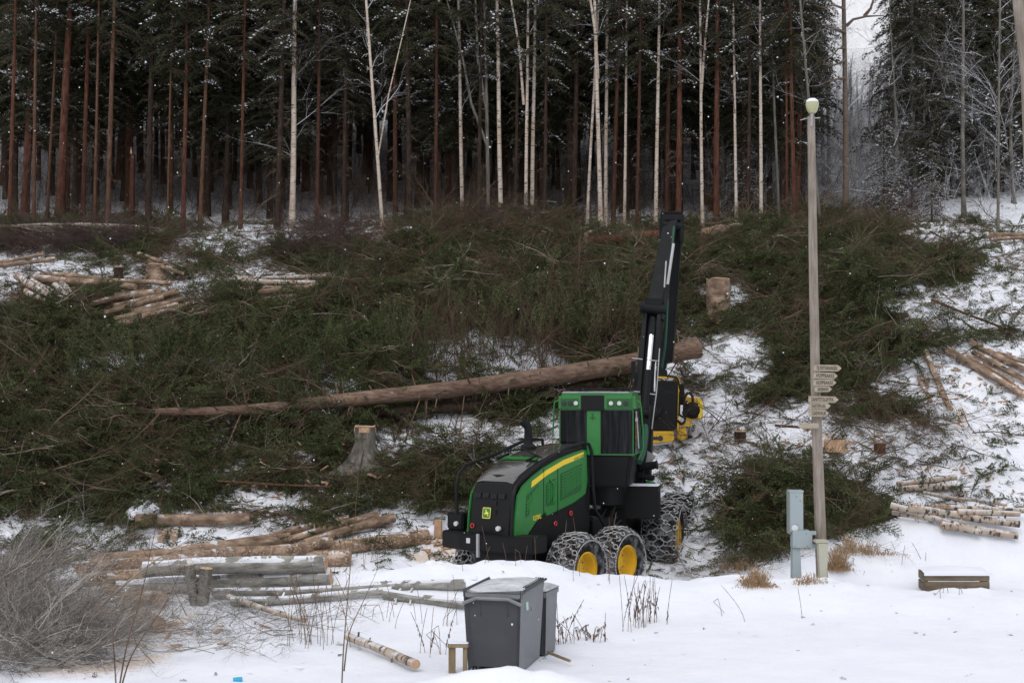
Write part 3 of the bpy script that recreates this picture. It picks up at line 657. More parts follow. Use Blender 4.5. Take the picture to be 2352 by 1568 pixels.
place_log((880, 1361), (1075, 1386), 21, 'grey_log', 'grey log ending in the snow just behind the waste bin', G1, .02, .02, bend=.02)
place_log((236, 1352), (376, 1376), 24, 'log_bark', 'short peeled log with sawn end beside the twin stump', G1, .12, .08, taper=1.2)
place_log((285, 1390), (366, 1434), 25, 'log_bark', 'short log end poking out of the brushwood heap', G1, .05, .05, taper=1.1)
place_log((215, 1388), (266, 1424), 25, 'log_bark', 'log end nearest the brushwood heap, half covered in twigs', G1, .05, .05, taper=1.1)
place_log((525, 1371), (700, 1424), 14, 'birch_log', 'thin pale birch log lying diagonally on the snow', 'birch pieces on the foreground snow', .02, .02)
place_log((800, 1462), (958, 1524), 19, 'birch_log', 'short birch log with orange sawn end left of the waste bin', 'birch pieces on the foreground snow', .02, .02, taper=1.05)
place_log((379, 1222), (368, 1238), 17, 'birch_log', 'short birch billet under the lone log, left of two', 'birch billets', .0, .0)
place_log((407, 1220), (398, 1236), 17, 'birch_log', 'short birch billet under the lone log, right of two', 'birch billets', .0, .0)
place_log((455, 1124), (448, 1100), 12, 'log_bark', 'small log with round sawn end poking out of brash', G1, .1, .15)
place_log((962, 1038), (985, 1070), 11, 'dark_bark', 'small dark log with pale sawn end right of the big stump', G1, .35, .02)
G2 = 'log piles in the middle of the slope at left'
mid = [((80, 638), (311, 659), 16, 'log_bark', 'long brown log at the back left of the upper pile'), ((94, 630), (394, 653), 11, 'log_bark', 'thin ribbed log lying just behind the long brown one'),
 ((40, 634), (155, 713), 14, 'birch_log', 'long birch log sloping down right from the brown stump'), ((75, 645), (190, 721), 11, 'birch_log', 'birch log lying against the long sloping one'), ((109, 664), (191, 721), 12, 'birch_log', 'birch log in the middle of the sloping birch bundle'),
 ((128, 655), (158, 686), 13, 'birch_log', 'short birch log standing out of the bundle'), ((142, 650), (170, 686), 14, 'birch_log', 'short dark-topped birch log right of the bundle'),
 ((-20, 708), (54, 746), 15, 'grey_log', 'grey log cut off by the left edge of the slope'), ((-20, 724), (40, 748), 12, 'grey_log', 'grey log under the one at the left edge'), ((-20, 690), (30, 712), 10, 'birch_log', 'thin pale log above the grey ones at the left edge'),
 ((264, 682), (370, 672), 18, 'log_bark', 'log with pale sawn left end at the top of the crossed pile'), ((262, 706), (409, 671), 17, 'log_bark', 'log rising right across the crossed pile'), ((240, 719), (375, 684), 12, 'log_bark', 'thin log in front of the rising one'),
 ((259, 736), (409, 700), 14, 'log_bark', 'log lying lower in the crossed pile'), ((285, 744), (450, 694), 13, 'log_bark', 'lowest front log with pale end in the crossed pile'), ((330, 726), (430, 704), 11, 'log_bark', 'short log between the lower two of the crossed pile'), ((397, 742), (499, 712), 13, 'log_bark', 'log at the right foot of the crossed pile'), ((350, 757), (470, 722), 12, 'log_bark', 'log half sunk in needles at the foot of the pile'),
 ((514, 646), (739, 650), 12, 'birch_log', 'long pale log at the back of the right-hand pile'), ((544, 639), (790, 635), 9, 'birch_log', 'thin pale log furthest back on the right-hand pile'), ((514, 684), (731, 656), 14, 'log_bark', 'log rising right in the right-hand pile'), ((562, 697), (750, 667), 12, 'log_bark', 'log under the rising one in the right-hand pile'), ((500, 700), (640, 690), 11, 'log_bark', 'low log at the front of the right-hand pile'), ((560, 712), (608, 735), 15, 'birch_log', 'splintered birch log end among the branches'),
 ((205, 700), (330, 668), 12, 'log_bark', 'log at the back of the crossed pile, leaning on the long brown one'), ((300, 716), (420, 688), 13, 'log_bark', 'pinkish log wedged in the middle of the crossed pile'), ((245, 752), (345, 722), 12, 'log_bark', 'log at the lower left corner of the crossed pile'), ((420, 725), (520, 690), 12, 'log_bark', 'log linking the crossed pile and the right-hand pile'), ((520, 668), (700, 660), 11, 'log_bark', 'brown log under the pale pair of the right-hand pile'), ((590, 690), (720, 676), 12, 'log_bark', 'front log of the right-hand pile'), ((60, 668), (170, 730), 12, 'birch_log', 'birch log nearest the reddish stump'), ((150, 668), (215, 716), 12, 'birch_log', 'birch log at the right side of the sloping bundle'),
 ((-10, 612), (127, 594), 9, 'log_bark', 'thin brown pole of the upper left pair, front one'), ((-10, 604), (100, 584), 8, 'log_bark', 'thin brown pole of the upper left pair, back one'), ((318, 582), (412, 614), 8, 'log_bark', 'thin log sloping down right above the low stump'), ((340, 600), (420, 628), 7, 'log_bark', 'thin log just below the sloping one above the low stump')]
for q1, q2, dd, kd, lb in mid: place_log(q1, q2, dd, kd, lb, G2, .3, .32, knots=3)
G3 = 'logs on the upper middle slope'
place_log((1343, 558), (1530, 542), 30, 'red_bark', 'thick red-barked log lying left of the boom top', G3, .35, .35, taper=1.0, knots=2)
place_log((1128, 565), (1223, 563), 9, 'log_bark', 'small reddish log with sawn end left of the thick red log', G3, .25, .2, knots=1)
place_log((1210, 577), (1270, 575), 9, 'log_bark', 'small log with sawn end lowest left of the thick red log', G3, .25, .2, knots=1)
place_log((1073, 598), (1133, 618), 15, 'log_bark', 'pale log end half buried in brash above the snow gap', G3, .35, .35, knots=1)
place_log((1120, 606), (1165, 622), 11, 'log_bark', 'smaller pale log right behind the half buried one', G3, .35, .3, knots=1)
place_log((1345, 540), (1400, 515), 11, 'birch_log', 'pale birch log pointing up behind the thick red log', G3, .35, .3, knots=1)
place_log((1622, 537), (1700, 522), 30, 'log_bark', 'thick log showing its round sawn face right of the boom top', G3, .3, .2, knots=0)
G4 = 'spruce logs on the right side of the slope'
for q1, q2, dd, lb in [((2126, 808), (2180, 936), 14, 'knotty log lying steeply downhill left of the right-hand stack'), ((2110, 867), (2139, 922), 9, 'short grey log left of the steep knotty one'), ((2123, 866), (2133, 888), 7, 'tiny log stub beside the short grey one'),
 ((2178, 803), (2352, 908), 17, 'front log of the right-hand spruce stack'), ((2222, 818), (2327, 878), 12, 'short log second from the front in the right-hand stack'), ((2237, 807), (2362, 878), 16, 'reddish log in the middle of the right-hand stack'), ((2229, 785), (2372, 858), 15, 'rear log of the right-hand stack'), ((2290, 811), (2372, 836), 13, 'rearmost thin log at the right edge of the slope'),
 ((2272, 541), (2372, 538), 12, 'snow-topped log at the upper right edge'), ((2285, 548), (2372, 545), 9, 'small log under the snow-topped one at the upper right')]:
    place_log(q1, q2, dd, 'log_bark', lb, G4, .1, .1, knots=4)
place_log((2136, 531), (2207, 567), 4, 'red_bark', 'thin red pole sloping down right near the forest edge', G4, .1, .1, knots=0)
place_log((2139, 688), (2300, 752), 6, 'red_bark', 'long thin reddish pole lying along the snow strip at right', G4, .1, .1, knots=0)
G5 = 'birch logs behind the snow bank at right'
for i, (q1, q2, dd, lb, lf) in enumerate([((2196, 1094), (2061, 1112), 14, 'upper birch log of the separate pair above the heap', .2), ((2199, 1116), (2068, 1122), 17, 'lower birch log of the separate pair above the heap', .1), ((2124, 1132), (2312, 1160), 8, 'thin birch pole lying behind the heap', .1),
 ((2046, 1160), (2252, 1222), 16, 'birch log crossing the heap diagonally, sawn end lowest left', .35), ((2087, 1166), (2342, 1203), 18, 'birch log in the middle of the heap with round sawn end', .35), ((2139, 1164), (2372, 1172), 14, 'birch log at the back of the heap reaching the right edge', .3),
 ((2162, 1205), (2338, 1230), 19, 'thickest birch log with the largest pale sawn face', .2), ((2200, 1176), (2342, 1179), 15, 'birch log with sawn end just above the middle one', .4), ((2050, 1176), (2130, 1190), 12, 'birch log end under the diagonal one', .1)]):
    place_log(q1, q2, dd, 'birch_log', lb, G5, lf, lf * .8, knots=2)
G6 = 'slim poles lying in the brash'
for q1, q2, dd, lb in [((22, 978), (120, 1016), 8, 'slim peeled pole at the left edge above the dense branches'), ((450, 470), (575, 605), 4, 'thin curved pole slanting from the forest edge over the snow'), ((500, 590), (590, 640), 4, 'thin reddish pole in the upper left brash'), ((1270, 545), (1360, 520), 4, 'thin pale pole left of the thick red log'), ((500, 1105), (760, 1118), 5, 'slim grey branch lying level under the big stump'), ((1780, 976), (1880, 984), 6, 'split pale stick pointing at the signpost')]:
    place_log(q1, q2, dd, 'tan_bark', lb, G6, .4, .3, knots=2)

# ------------------------------------------------------------------ the two long felled trunks
def felled(pts, dias, Ys, label, kind, stubs, seed, sink=0):
    g = random.Random(seed); P = [at(px, py, Y) for (px, py), Y in zip(pts, Ys)]; r = [d * Y / F / 2 for d, Y in zip(dias, Ys)]
    root = empty('felled_tree', P[-1], label=label, cat='felled tree', group='long felled trees')
    o = Vector(P[-1]); P = [Vector(p) - o for p in P]
    # smooth subdivision
    n = 40; u = np.linspace(0, len(P) - 1, n); PP = np.array([[np.interp(q, range(len(P)), [p[k] for p in P]) for k in range(3)] for q in u]); rr = np.interp(u, range(len(P)), r)
    m = MB(); m.tube(PP, rr, 18, 0, capmi=1, noise=.02); V0 = np.array([tuple(v) for v in m.v]); S = Soup(); S.V.append(V0); S.n = len(V0); S.Q.append(np.array([f for f in m.f if len(f) == 4])); S.qm.append(np.zeros(len(S.Q[0]), int))
    c_end = V0[-18:]; S.tris(np.stack([np.repeat(c_end.mean(0)[None], 18, 0), c_end, np.roll(c_end, -1, 0)], 1), 1)
    for q in range(stubs):
        i = g.uniform(0, n - 3); c_ = np.array([np.interp(i, range(n), PP[:, k]) for k in range(3)]); rad = np.interp(i, range(n), rr)
        a = g.uniform(0, 6.28); d = unit(np.array([-.5 * g.random(), math.cos(a), math.sin(a)])); L = g.choice([.06, .1, .18, .25, .45, .8]) * (1.4 if d[2] < 0 else .8)
        e = c_ + d * (rad + L) + np.array([0, 0, -.1 * L]); S.segs([c_ + d * rad * .8], [e], g.uniform(.014, .03), g.uniform(.006, .015), 0, 5)
        if L > .4: S.segs([c_ + d * (rad + L * .5)], [e + np.array([.2, .1, -.15])], .008, .003, 0)
    link('trunk', S.mesh('trunk', [MT[kind], MT['cut']]), root); return root, P
ft1, _ = felled([(358, 946), (500, 945), (640, 936), (840, 914), (1050, 893), (1250, 866), (1450, 834), (1560, 808), (1602, 798)], [18, 23, 28, 34, 39, 43, 44, 42, 50], [36.5, 36.6, 36.8, 37.0, 37.3, 37.7, 38.1, 38.35, 38.5], 'very long felled spruce trunk lying across the slope, broken stubs along it', 'big_bark', 150, 5)
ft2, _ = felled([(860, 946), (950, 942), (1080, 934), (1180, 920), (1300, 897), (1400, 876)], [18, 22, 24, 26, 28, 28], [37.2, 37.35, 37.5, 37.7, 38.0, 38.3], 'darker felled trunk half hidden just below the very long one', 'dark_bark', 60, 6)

# ------------------------------------------------------------------ stumps
def stump(px, py_top, py_bot, w, kind, label, flare=.25, roots=0, cut=True, leaning=0, scalecut=1.0, name='stump', taper=1.0):
    base = cast(px, py_bot); Y = base[1]; s = Y / F; r = w * s / 2; h = (py_bot - py_top) * s
    root = empty(name, base, label=label, cat='stump', group='stumps left after felling')
    n = 20; g = random.Random(int(px)); prof = [(-.15, 1 + flare * 1.6), (.0, 1 + flare * 1.2), (.12, 1 + flare * .7), (.3, 1 + flare * .3), (.6, 1.02), (1.0, taper)]
    V = []
    ph = [g.uniform(0, 6.28) for _ in range(3)]
    for t, k in prof:
        for j in range(n):
            a = 2 * math.pi * j / n; lob = (math.sin(3 * a + ph[0]) * .5 + math.sin(5 * a + ph[1]) * .5) * roots * max(0, 1 - t * 1.6) + .04 * math.sin(4 * a + ph[2])
            rr = r * k * (1 + lob); V.append((rr * math.cos(a) + leaning * t * h, rr * math.sin(a), t * h))
    m = MB(); K = len(prof); Fs = [(i * n + j, i * n + (j + 1) % n, (i + 1) * n + (j + 1) % n, (i + 1) * n + j) for i in range(K - 1) for j in range(n)]
    m.add(V, Fs, 0); m.build('bark', [MT[kind]], root, smooth=True)
    m = MB(); top = V[-n:]
    T2 = [(x, y, z + .012 + .03 * math.sin(i)) for i, (x, y, z) in enumerate(top)]
    m.add([(x * .985, y * .985, z - .05) for x, y, z in top] + T2, [tuple(range(n, 2 * n))] + [(j, (j + 1) % n, n + (j + 1) % n, n + j) for j in range(n)])
    m.build('cut_face', [MT['cut']], root)
    return root, r, h
st, r_, h_ = stump(838, 980, 1074, 50, 'grey_bark', 'large grey stump with spreading roots and pale sawn rim below the long trunk', 1.0, .45, leaning=-.0)
for a_, L_ in ((-.2, 1.0), (.9, .7), (2.6, .9), (3.5, 1.1), (4.4, .7), (5.2, .9), (5.9, .8)):
    d_ = np.array([math.cos(a_), math.sin(a_)]); m = MB(); m.tube([(*(d_ * r_ * .6), h_ * .55), (*(d_ * r_ * 1.25), h_ * .26), (*(d_ * r_ * (1.5 + .5 * L_)), .06 - .3 * (d_[1] < 0)), (*(d_ * r_ * (1.8 + L_)), -.1 - .5 * (d_[1] < 0))], [r_ * .42, r_ * .34, r_ * .24, r_ * .12], 10, noise=.06); m.build('root', [MT['grey_bark']], st, smooth=True)
m = MB(); m.lathe([(r_ * 1.0, h_ * .86), (r_ * 1.015, h_ * .87), (r_ * 1.005, h_ * .985)], 22); m.build('sawn_rim', MT['cut'], st)
st, r_, h_ = stump(1650, 641, 732, 56, 'log_bark', 'tall thick brown stump with level sawn top right of the boom', .06, .03)
stump(358, 608, 640, 44, 'log_bark', 'wide low stump with pale sawn top above the left log pile', .25, .1)
stump(272, 614, 648, 22, 'dark_bark', 'narrow dark stump left of the wide low one', .15, .1)
stump(72, 662, 690, 22, 'red_bark', 'reddish stump beside the sloping birch logs', .05, .0)
stump(1700, 991, 1012, 26, 'dark_bark', 'small dark stump on the snow right of the harvester head', .05, .05)
stump(2021, 1017, 1036, 25, 'red_bark', 'small reddish stump right of the signpost', .05, .05)
stump(1918, 1012, 1034, 48, 'cut', 'low pale freshly sawn stump just right of the signpost', .1, .25)
stump(893, 514, 545, 17, 'grey_bark', 'grey broken stump on the snow at the forest edge', .3, .1)
stump(1262, 640, 662, 16, 'log_bark', 'small stump hidden in brash above the snow gap', .1, .1)
b = cast(455, 1388); tw_ = empty('twin_stump', b, label='forked grey stump with two sawn stems in front of the grey logs', cat='stump')
for (tx, ty, bx, w) in ((435, 1296, 450, 25), (474, 1304, 464, 30)):
    s = b[1] / F; t_ = at(tx, ty, b[1] - .05) - b; q = np.array([(bx - 455) * s, 0, -.1])
    m = MB(); m.tube([q, q * .5 + t_ * .5 + np.array([0, 0, -.05]), t_], [w * s * .42, w * s * .45, w * s * .5], 14, 0, capmi=1, noise=.03); m.build('stem', [MT['grey_bark'], MT['cut']], tw_, smooth=True)

# ------------------------------------------------------------------ forest trees
def trunk_mesh(name, H_, r0, kinds, seed, bend=0, fork=None, twigs=60, twmat='twig', rt=.25, tw0=.12, tw1=.8, twl=.9):
    g = np.random.default_rng(seed); t = np.linspace(0, 1, 14)
    P = np.stack([bend * np.sin(t * 3.0 + seed) * (t > 0) * np.minimum(1, t * 3), bend * .6 * np.sin(t * 4.3 + seed * 2) * np.minimum(1, t * 3), t * H_ - .3], 1)
    r = r0 * (1 - t * (1 - rt)); r[0] *= 1.35
    m = MB(); m.tube(P, r, 10, 0, noise=.02); V = np.array([tuple(v) for v in m.v]); 
    S = Soup(); S.V.append(V); S.n = len(V); q = [f for f in m.f if len(f) == 4]; S.Q.append(np.array(q)); S.qm.append(np.zeros(len(q)))
    A = []; B = []
    for _ in range(twigs):
        u = g.uniform(tw0, tw1); p = np.array([np.interp(u, t, P[:, k]) for k in range(3)]); a = g.random() * 6.28; L = g.uniform(.25, 1) * twl
        d = np.array([math.cos(a), math.sin(a), g.uniform(-.35, .15)]); q1 = p + d * L * .6; q2 = q1 + np.array([d[0], d[1], d[2] - .35]) * L * .4
        A += [p, q1]; B += [q1, q2]
        if L > .5:
            for _k in range(3):
                s0 = p + d * L * g.uniform(.2, .6); A.append(s0); B.append(s0 + unit(d + g.normal(size=3) * .6) * L * .3)
    if A: S.segs(A, B, .010, .004, 1)
    me = S.mesh(name, [MT[kinds], MT[twmat]]); me.polygons.foreach_set('use_smooth', np.ones(len(me.polygons), bool)); return me
def crown_mesh(name, H_, z0, Rmax, seed, snow=.0, dz=.34, nb=5, mats=None, droop=.35, top=.15, prob=1.0):
    g = np.random.default_rng(seed); S = Soup()
    kinds = [spruce_branch(g, 1.0, 9, .36, droop * f_, .25, .06, .62, nw=.016, stem=.009, n2_mi=n2) for f_ in (.8, 1.2) for n2 in (None, 2)]
    z = z0
    while z < H_:
        fr = (z - z0) / (H_ - z0); R_ = Rmax * (1 - fr) ** .8 * (.55 + .45 * min(1, fr * 6)) + top
        for i in range(nb):
            if g.random() > prob: continue
            a = g.random() * 6.28; L = R_ * g.uniform(.6, 1.1); sn = (g.random() < snow) * 1 ; kd = kinds[g.integers(0, 2) * 2 + sn]
            S.add(kd, rotm(g.uniform(-.3, .3), g.uniform(-.05, .25), a) * L, np.array([0, 0, z + g.uniform(-.2, .2)]))
        z += dz * (1 + .3 * fr)
    return S.mesh(name, mats or [MT['crown_needle'], MT['twig'], MT['frost']])
HT = 17.0
TR = {k: trunk_mesh('trunk', HT, .17, k, 10 + i, bend=.05, twigs=90, twmat='twig') for i, k in enumerate(('red_bark', 'tan_bark', 'dark_bark', 'dull_red_bark'))}
CR = [crown_mesh('crown', HT + .6, z0, 2.3, 40 + i, snow=sn, nb=6, dz=.30) for i, (z0, sn) in enumerate([(4.1, .02), (4.0, .16), (4.6, .12), (3.3, .03), (4.8, .24), (3.6, .05)])]
CRL = [crown_mesh('crown', HT + .6, z0, 1.8, 60 + i, snow=sn, prob=.8) for i, (z0, sn) in enumerate([(7.0, .1), (7.6, .3), (5.6, .12), (6.2, .25)])]
BT = trunk_mesh('trunk', HT, .15, 'birch', 31, bend=.12, twigs=20, twmat='frost_twig', tw0=.35, twl=1.2)
BTD = trunk_mesh('trunk', HT, .15, 'grey_bark', 32, bend=.10, twigs=20, twmat='frost_twig', tw0=.3, twl=1.2)
def birch_crown(seed, z0, n=26, mt='frost_twig', L0=1.9, up=.35, r=.016, depth=3):
    g = np.random.default_rng(seed); S = Soup(); ks = [bare_branch(g, 1.0, depth, r / L0, 42, 7, up=.15, droop=.0, wob=.13) for _ in range(3)]
    for i in range(n):
        z = z0 + (HT - z0) * (i / n) ** .9; a = g.random() * 6.28; L = L0 * g.uniform(.5, 1.15) * (1 - .5 * i / n)
        S.add(ks[g.integers(0, 3)], rotm(g.random() * 6, -g.uniform(.2, 1.0), a) * L, np.array([0, 0, z]))
    return S.mesh('crown', [MT[mt]])
BC = [birch_crown(70, 4.2), birch_crown(71, 5.5), birch_crown(72, 7.0, 18)]
BCL = birch_crown(73, 2.6, 34, 'frost_twig', 2.4)
def tree(name, px, py, tx, ty, w, trunk, crown, label, cat='tree', group=None, Y=None, spin=None, extra=None):
    """base seen at (px,py), a higher point of the trunk at (tx,ty), w = width of the trunk near its base"""
    if Y is None:
        b_ = cast(px, py, 0, 40, 75); Ymax = 52.0 + (px * .37) % 1.6
        if b_[1] > Ymax: Y = Ymax
    if Y is not None: b_ = at(px, py, Y); b_[2] = H(b_[0], b_[1])
    t_ = at(tx, ty, b_[1]) - b_; d = Vector(t_).normalized(); q = Vector((0, 0, 1)).rotation_difference(d)
    root = empty(name, b_, label=label, cat=cat, group=group); root.rotation_mode = 'QUATERNION'; root.rotation_quaternion = q
    s = w * b_[1] / F / 2 / .17 * (.86 if name == 'birch_tree' else 1)
    sp = (px * 1.7) % 6.28 if spin is None else spin
    o = link('trunk', trunk, root); o.scale = (s, s, 1); o.rotation_euler = (0, 0, sp)
    if crown is not None: c_ = link('crown', crown, root); c_.rotation_euler = (0, 0, sp * 2)
    return root
edge_red = [(22, 450, 38, 0, 11, 'slim red trunk, first from the left edge'), (78, 460, 83, 0, 9, 'slim tan trunk, second from the left edge'), (108, 465, 128, 100, 8, 'thin tan trunk just left of the thickest leaning one'), (137, 487, 165, 0, 22, 'thickest red-brown trunk, leaning right, at far left'),
 (190, 492, 203, 0, 12, 'straight bright red trunk right of the thickest one'), (217, 492, 228, 0, 8, 'thin tan trunk beside the bright red one'), (247, 492, 256, 250, 13, 'dark red trunk between the thin tan trunk and the snapped snag'), (340, 515, 346, 200, 15, 'thick dark trunk right of the snapped snag'),
 (384, 535, 397, 0, 6, 'very thin red trunk standing forward on the snow'), (420, 530, 426, 200, 11, 'red trunk just right of the very thin one'), (459, 530, 468, 300, 10, 'red trunk standing in the snow left of the curved pole'), (552, 525, 557, 260, 9, 'lone slim red trunk above the open snow'),
 (636, 527, 645, 250, 14, 'dark trunk immediately left of the big pale birch'), (728, 520, 731, 200, 10, 'slim red trunk right of the big pale birch'), (790, 515, 794, 100, 11, 'dark red trunk left of the forked birch'), (908, 505, 906, 200, 12, 'red trunk right of the forked birch'), (940, 500, 938, 200, 14, 'dark trunk beside the red one right of the forked birch'),
 (1000, 488, 1003, 100, 10, 'slim red trunk left of the brash mound'), (1100, 470, 1104, 100, 10, 'dark red trunk between pale birches behind the brash mound'), (1183, 470, 1190, 100, 9, 'thin dark trunk between two birches behind the mound'), (1250, 475, 1256, 100, 9, 'thin dark trunk right of the birch pair'), (1318, 478, 1325, 100, 14, 'dark trunk midway between birch pair and twin birch'),
 (1408, 500, 1420, 100, 11, 'red trunk right of the twin birch'), (1462, 505, 1470, 100, 9, 'slim trunk left of the straight white birch'), (1558, 508, 1562, 0, 15, 'red trunk behind the top of the boom'), (1645, 500, 1647, 0, 15, 'tall straight red trunk right of the forked birch near the pole'), (1718, 500, 1722, 150, 10, 'dim red trunk left of the white birch by the pole'),
 (1808, 490, 1806, 250, 7, 'thin red trunk left of the signpost pole'), (1825, 497, 1816, 0, 11, 'bright red trunk directly left of the signpost pole'), (1530, 505, 1536, 200, 11, 'brown trunk right of the straight white birch')]
for i, (px, py, tx, ty, w, lb) in enumerate(edge_red):
    kd = 'tan_bark' if 'tan' in lb else ('dark_bark' if 'dark' in lb or 'dim' in lb else 'red_bark')
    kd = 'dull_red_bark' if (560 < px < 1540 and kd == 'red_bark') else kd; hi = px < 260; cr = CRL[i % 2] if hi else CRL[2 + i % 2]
    tree('spruce_tree', px, py, tx, ty, w, TR[kd], cr, lb, 'spruce', 'spruces along the cut forest edge')
edge_birch = [(670, 522, 683, 0, 19, 'big pale birch with frosted spreading branches at left', BCL, 0), (880, 547, 842, 0, 12, 'slim birch leaning left, nearest to the clearing', BC[0], (868, 330, 925, 80)), (1063, 472, 1051, 0, 13, 'pale birch left of the forked grey aspen', BC[0], 0),
 (1152, 462, 1137, 0, 15, 'straight pale birch right of the forked grey aspen', BC[1], 0), (1208, 462, 1210, 0, 12, 'birch with a left fork, left of the close pair', BC[1], (1203, 210, 1174, 0)), (1222, 462, 1226, 0, 14, 'white birch right of the close pair', BC[2], 0), (1348, 490, 1372, 0, 10, 'dim birch just left of the twin birch', BC[2], 0),
 (1380, 505, 1368, 0, 15, 'left stem of the twin birch', BC[1], (1373, 150, 1356, 0)), (1392, 498, 1391, 0, 13, 'right stem of the twin birch', BC[2], 0), (1434, 507, 1441, 0, 10, 'slender white birch right of the twin birch', BC[1], 0), (1506, 512, 1514, 0, 13, 'straight white birch left of the boom top', BC[2], 0),
 (1614, 493, 1604, 0, 11, 'birch with a narrow fork right of the boom top', BC[1], (1611, 180, 1628, 0)), (1692, 494, 1682, 0, 10, 'crooked tan birch left of the white one by the pole', BC[0], 0), (1748, 502, 1747, 0, 12, 'white birch second left of the signpost pole', BC[1], 0)]
for px, py, tx, ty, w, lb, cr, fk in edge_birch:
    rt = tree('birch_tree', px, py, tx, ty, w, BT, cr, lb, 'birch', 'birches along the cut forest edge')
    if fk:
        Yb = rt.location[1]; s = w * Yb / F / 2 * (.34 if px == 880 else .55); p0 = at(fk[0], fk[1], Yb); p1 = at(fk[2], fk[3], Yb - .3); M = rt.matrix_basis.inverted() if False else None
        qi = rt.rotation_quaternion.inverted(); P = [np.array(qi @ (Vector(q) - rt.location)) for q in (p0 + np.array([0, 0, -.5]), p0 * .6 + p1 * .4 + np.array([.03, 0, .2]), p1, p1 + (p1 - p0) * .8)]
        m = MB(); m.tube(P, [s, s * .8, s * .6, s * .3], 8, 0); m.build('fork_limb', MT['birch'], rt, smooth=True)
# forked grey aspen
rt = tree('aspen_tree', 1122, 470, 1113, 0, 11, BTD, BC[1], 'slim grey aspen with two limbs forking left, between two birches', 'aspen'); Yb = rt.location[1]; qi = rt.rotation_quaternion.inverted()
for fk in ((1117, 330, 1062, 130), (1118, 260, 1092, 0)):
    p0 = at(fk[0], fk[1], Yb); p1 = at(fk[2], fk[3], Yb - .4); P = [np.array(qi @ (Vector(q) - rt.location)) for q in (p0, p0 * .5 + p1 * .5 + np.array([-.12, 0, -.1]), p1, p1 + (p1 - p0) * .7)]
    m = MB(); m.tube(P, [.06, .05, .035, .02], 7, 0); m.build('fork_limb', MT['grey_bark'], rt, smooth=True)
# snapped snag
b = cast(303, 515); sn = empty('snapped_snag', b, label='snapped reddish trunk standing at the forest edge with a splintered top', cat='snag')
m = MB(); hh = (515 - 352) * b[1] / F; m.tube([(0, 0, -.2), (0, 0, hh * .5), (.02, 0, hh)], [.13, .095, .085], 10, 0, capmi=1, noise=.05); m.add([(-.08, -.05, hh), (.0, -.05, hh), (0, .03, hh), (-.06, 0, hh + .28)], [(0, 1, 3), (1, 2, 3), (2, 0, 3)], 1); m.build('trunk', [MT['red_bark'], MT['cut']], sn, smooth=True)

# deep forest
g = np.random.default_rng(4); cnt = 0; placed = []
GD = 'spruces standing deep in the forest'
for tr_ in range(9000):
    if cnt >= 262: break
    Yd = 54.8 + 36 * g.random() ** 1.2; px = g.uniform(-150, 1900) ; X = (px - CX) / F * Yd
    if any((X - a) ** 2 + (Yd - b2) ** 2 < 1.75 ** 2 for a, b2 in placed): continue
    if 1840 < px and Yd > 50: continue
    placed.append((X, Yd)); z = float(H(X, Yd)); s = g.uniform(.85, 1.25)
    far = Yd > 64; root = empty('spruce_tree', (X, Yd, z), g.random() * 6.28, label='dark spruce standing deep in the forest behind the trees of the edge', cat='spruce', group=GD)
    root.scale = (s, s, g.uniform(.78, 1.05) if Yd > 58 else g.uniform(.9, 1.1)); root.rotation_euler = (g.normal(0, .02), g.normal(0, .02), g.random() * 6.28)
    t_ = link('trunk', TR[['dark_bark', 'dark_bark', 'red_bark'][g.integers(0, 3)]], root); k_ = g.uniform(.4, .95); t_.scale = (k_, k_, 1)
    link('crown', CR[[1, 3, 0, 5, 2, 4][g.integers(0, 6)] if not far else [0, 1, 3, 2][g.integers(0, 4)]], root); cnt += 1
print('deep', cnt)
g = np.random.default_rng(41)
for i, (a_, b_) in enumerate([(380, 660)] * 6 + [(930, 1270)] * 7 + [(1440, 1570)] * 3 + [(1700, 1850)] * 5 + [(-40, 380)] * 4):
    px = g.uniform(a_, b_); Yd = g.uniform(54.2, 58.5); X = (px - CX) / F * Yd; root = empty('spruce_tree', (X, Yd, float(H(X, Yd))), g.random() * 6.28, label='dark spruce with low drooping boughs just behind the forest edge', cat='spruce', group='low-branched spruces just behind the forest edge')
    root.scale = (1, 1, g.uniform(.72, .9)); t_ = link('trunk', TR['dark_bark'], root); t_.scale = (.7, .7, 1); link('crown', CR[[3, 5, 3, 1][i % 4]], root)
# thin undergrowth far behind
ug = protos('under_twig', [bare_branch(rng, 2.2, 3, .010, 40, 8, up=.5) for _ in range(3)], [MT['stem']])
P, g = sample(1500, -24, 12, 58, 92, 9); P2_, _ = sample(420, -21, 11, 52.5, 58, 10); P = np.concatenate([P, P2_]); k = len(P)
scatter('undergrowth', ug, P, np.stack([g.uniform(-3, 3, k), -R(90) + g.normal(0, .5, k), g.uniform(0, 6.28, k)], 1), g.uniform(.5, 1.3, k), g.integers(0, 3, k), 'thin leafless undergrowth between the trunks in the forest')

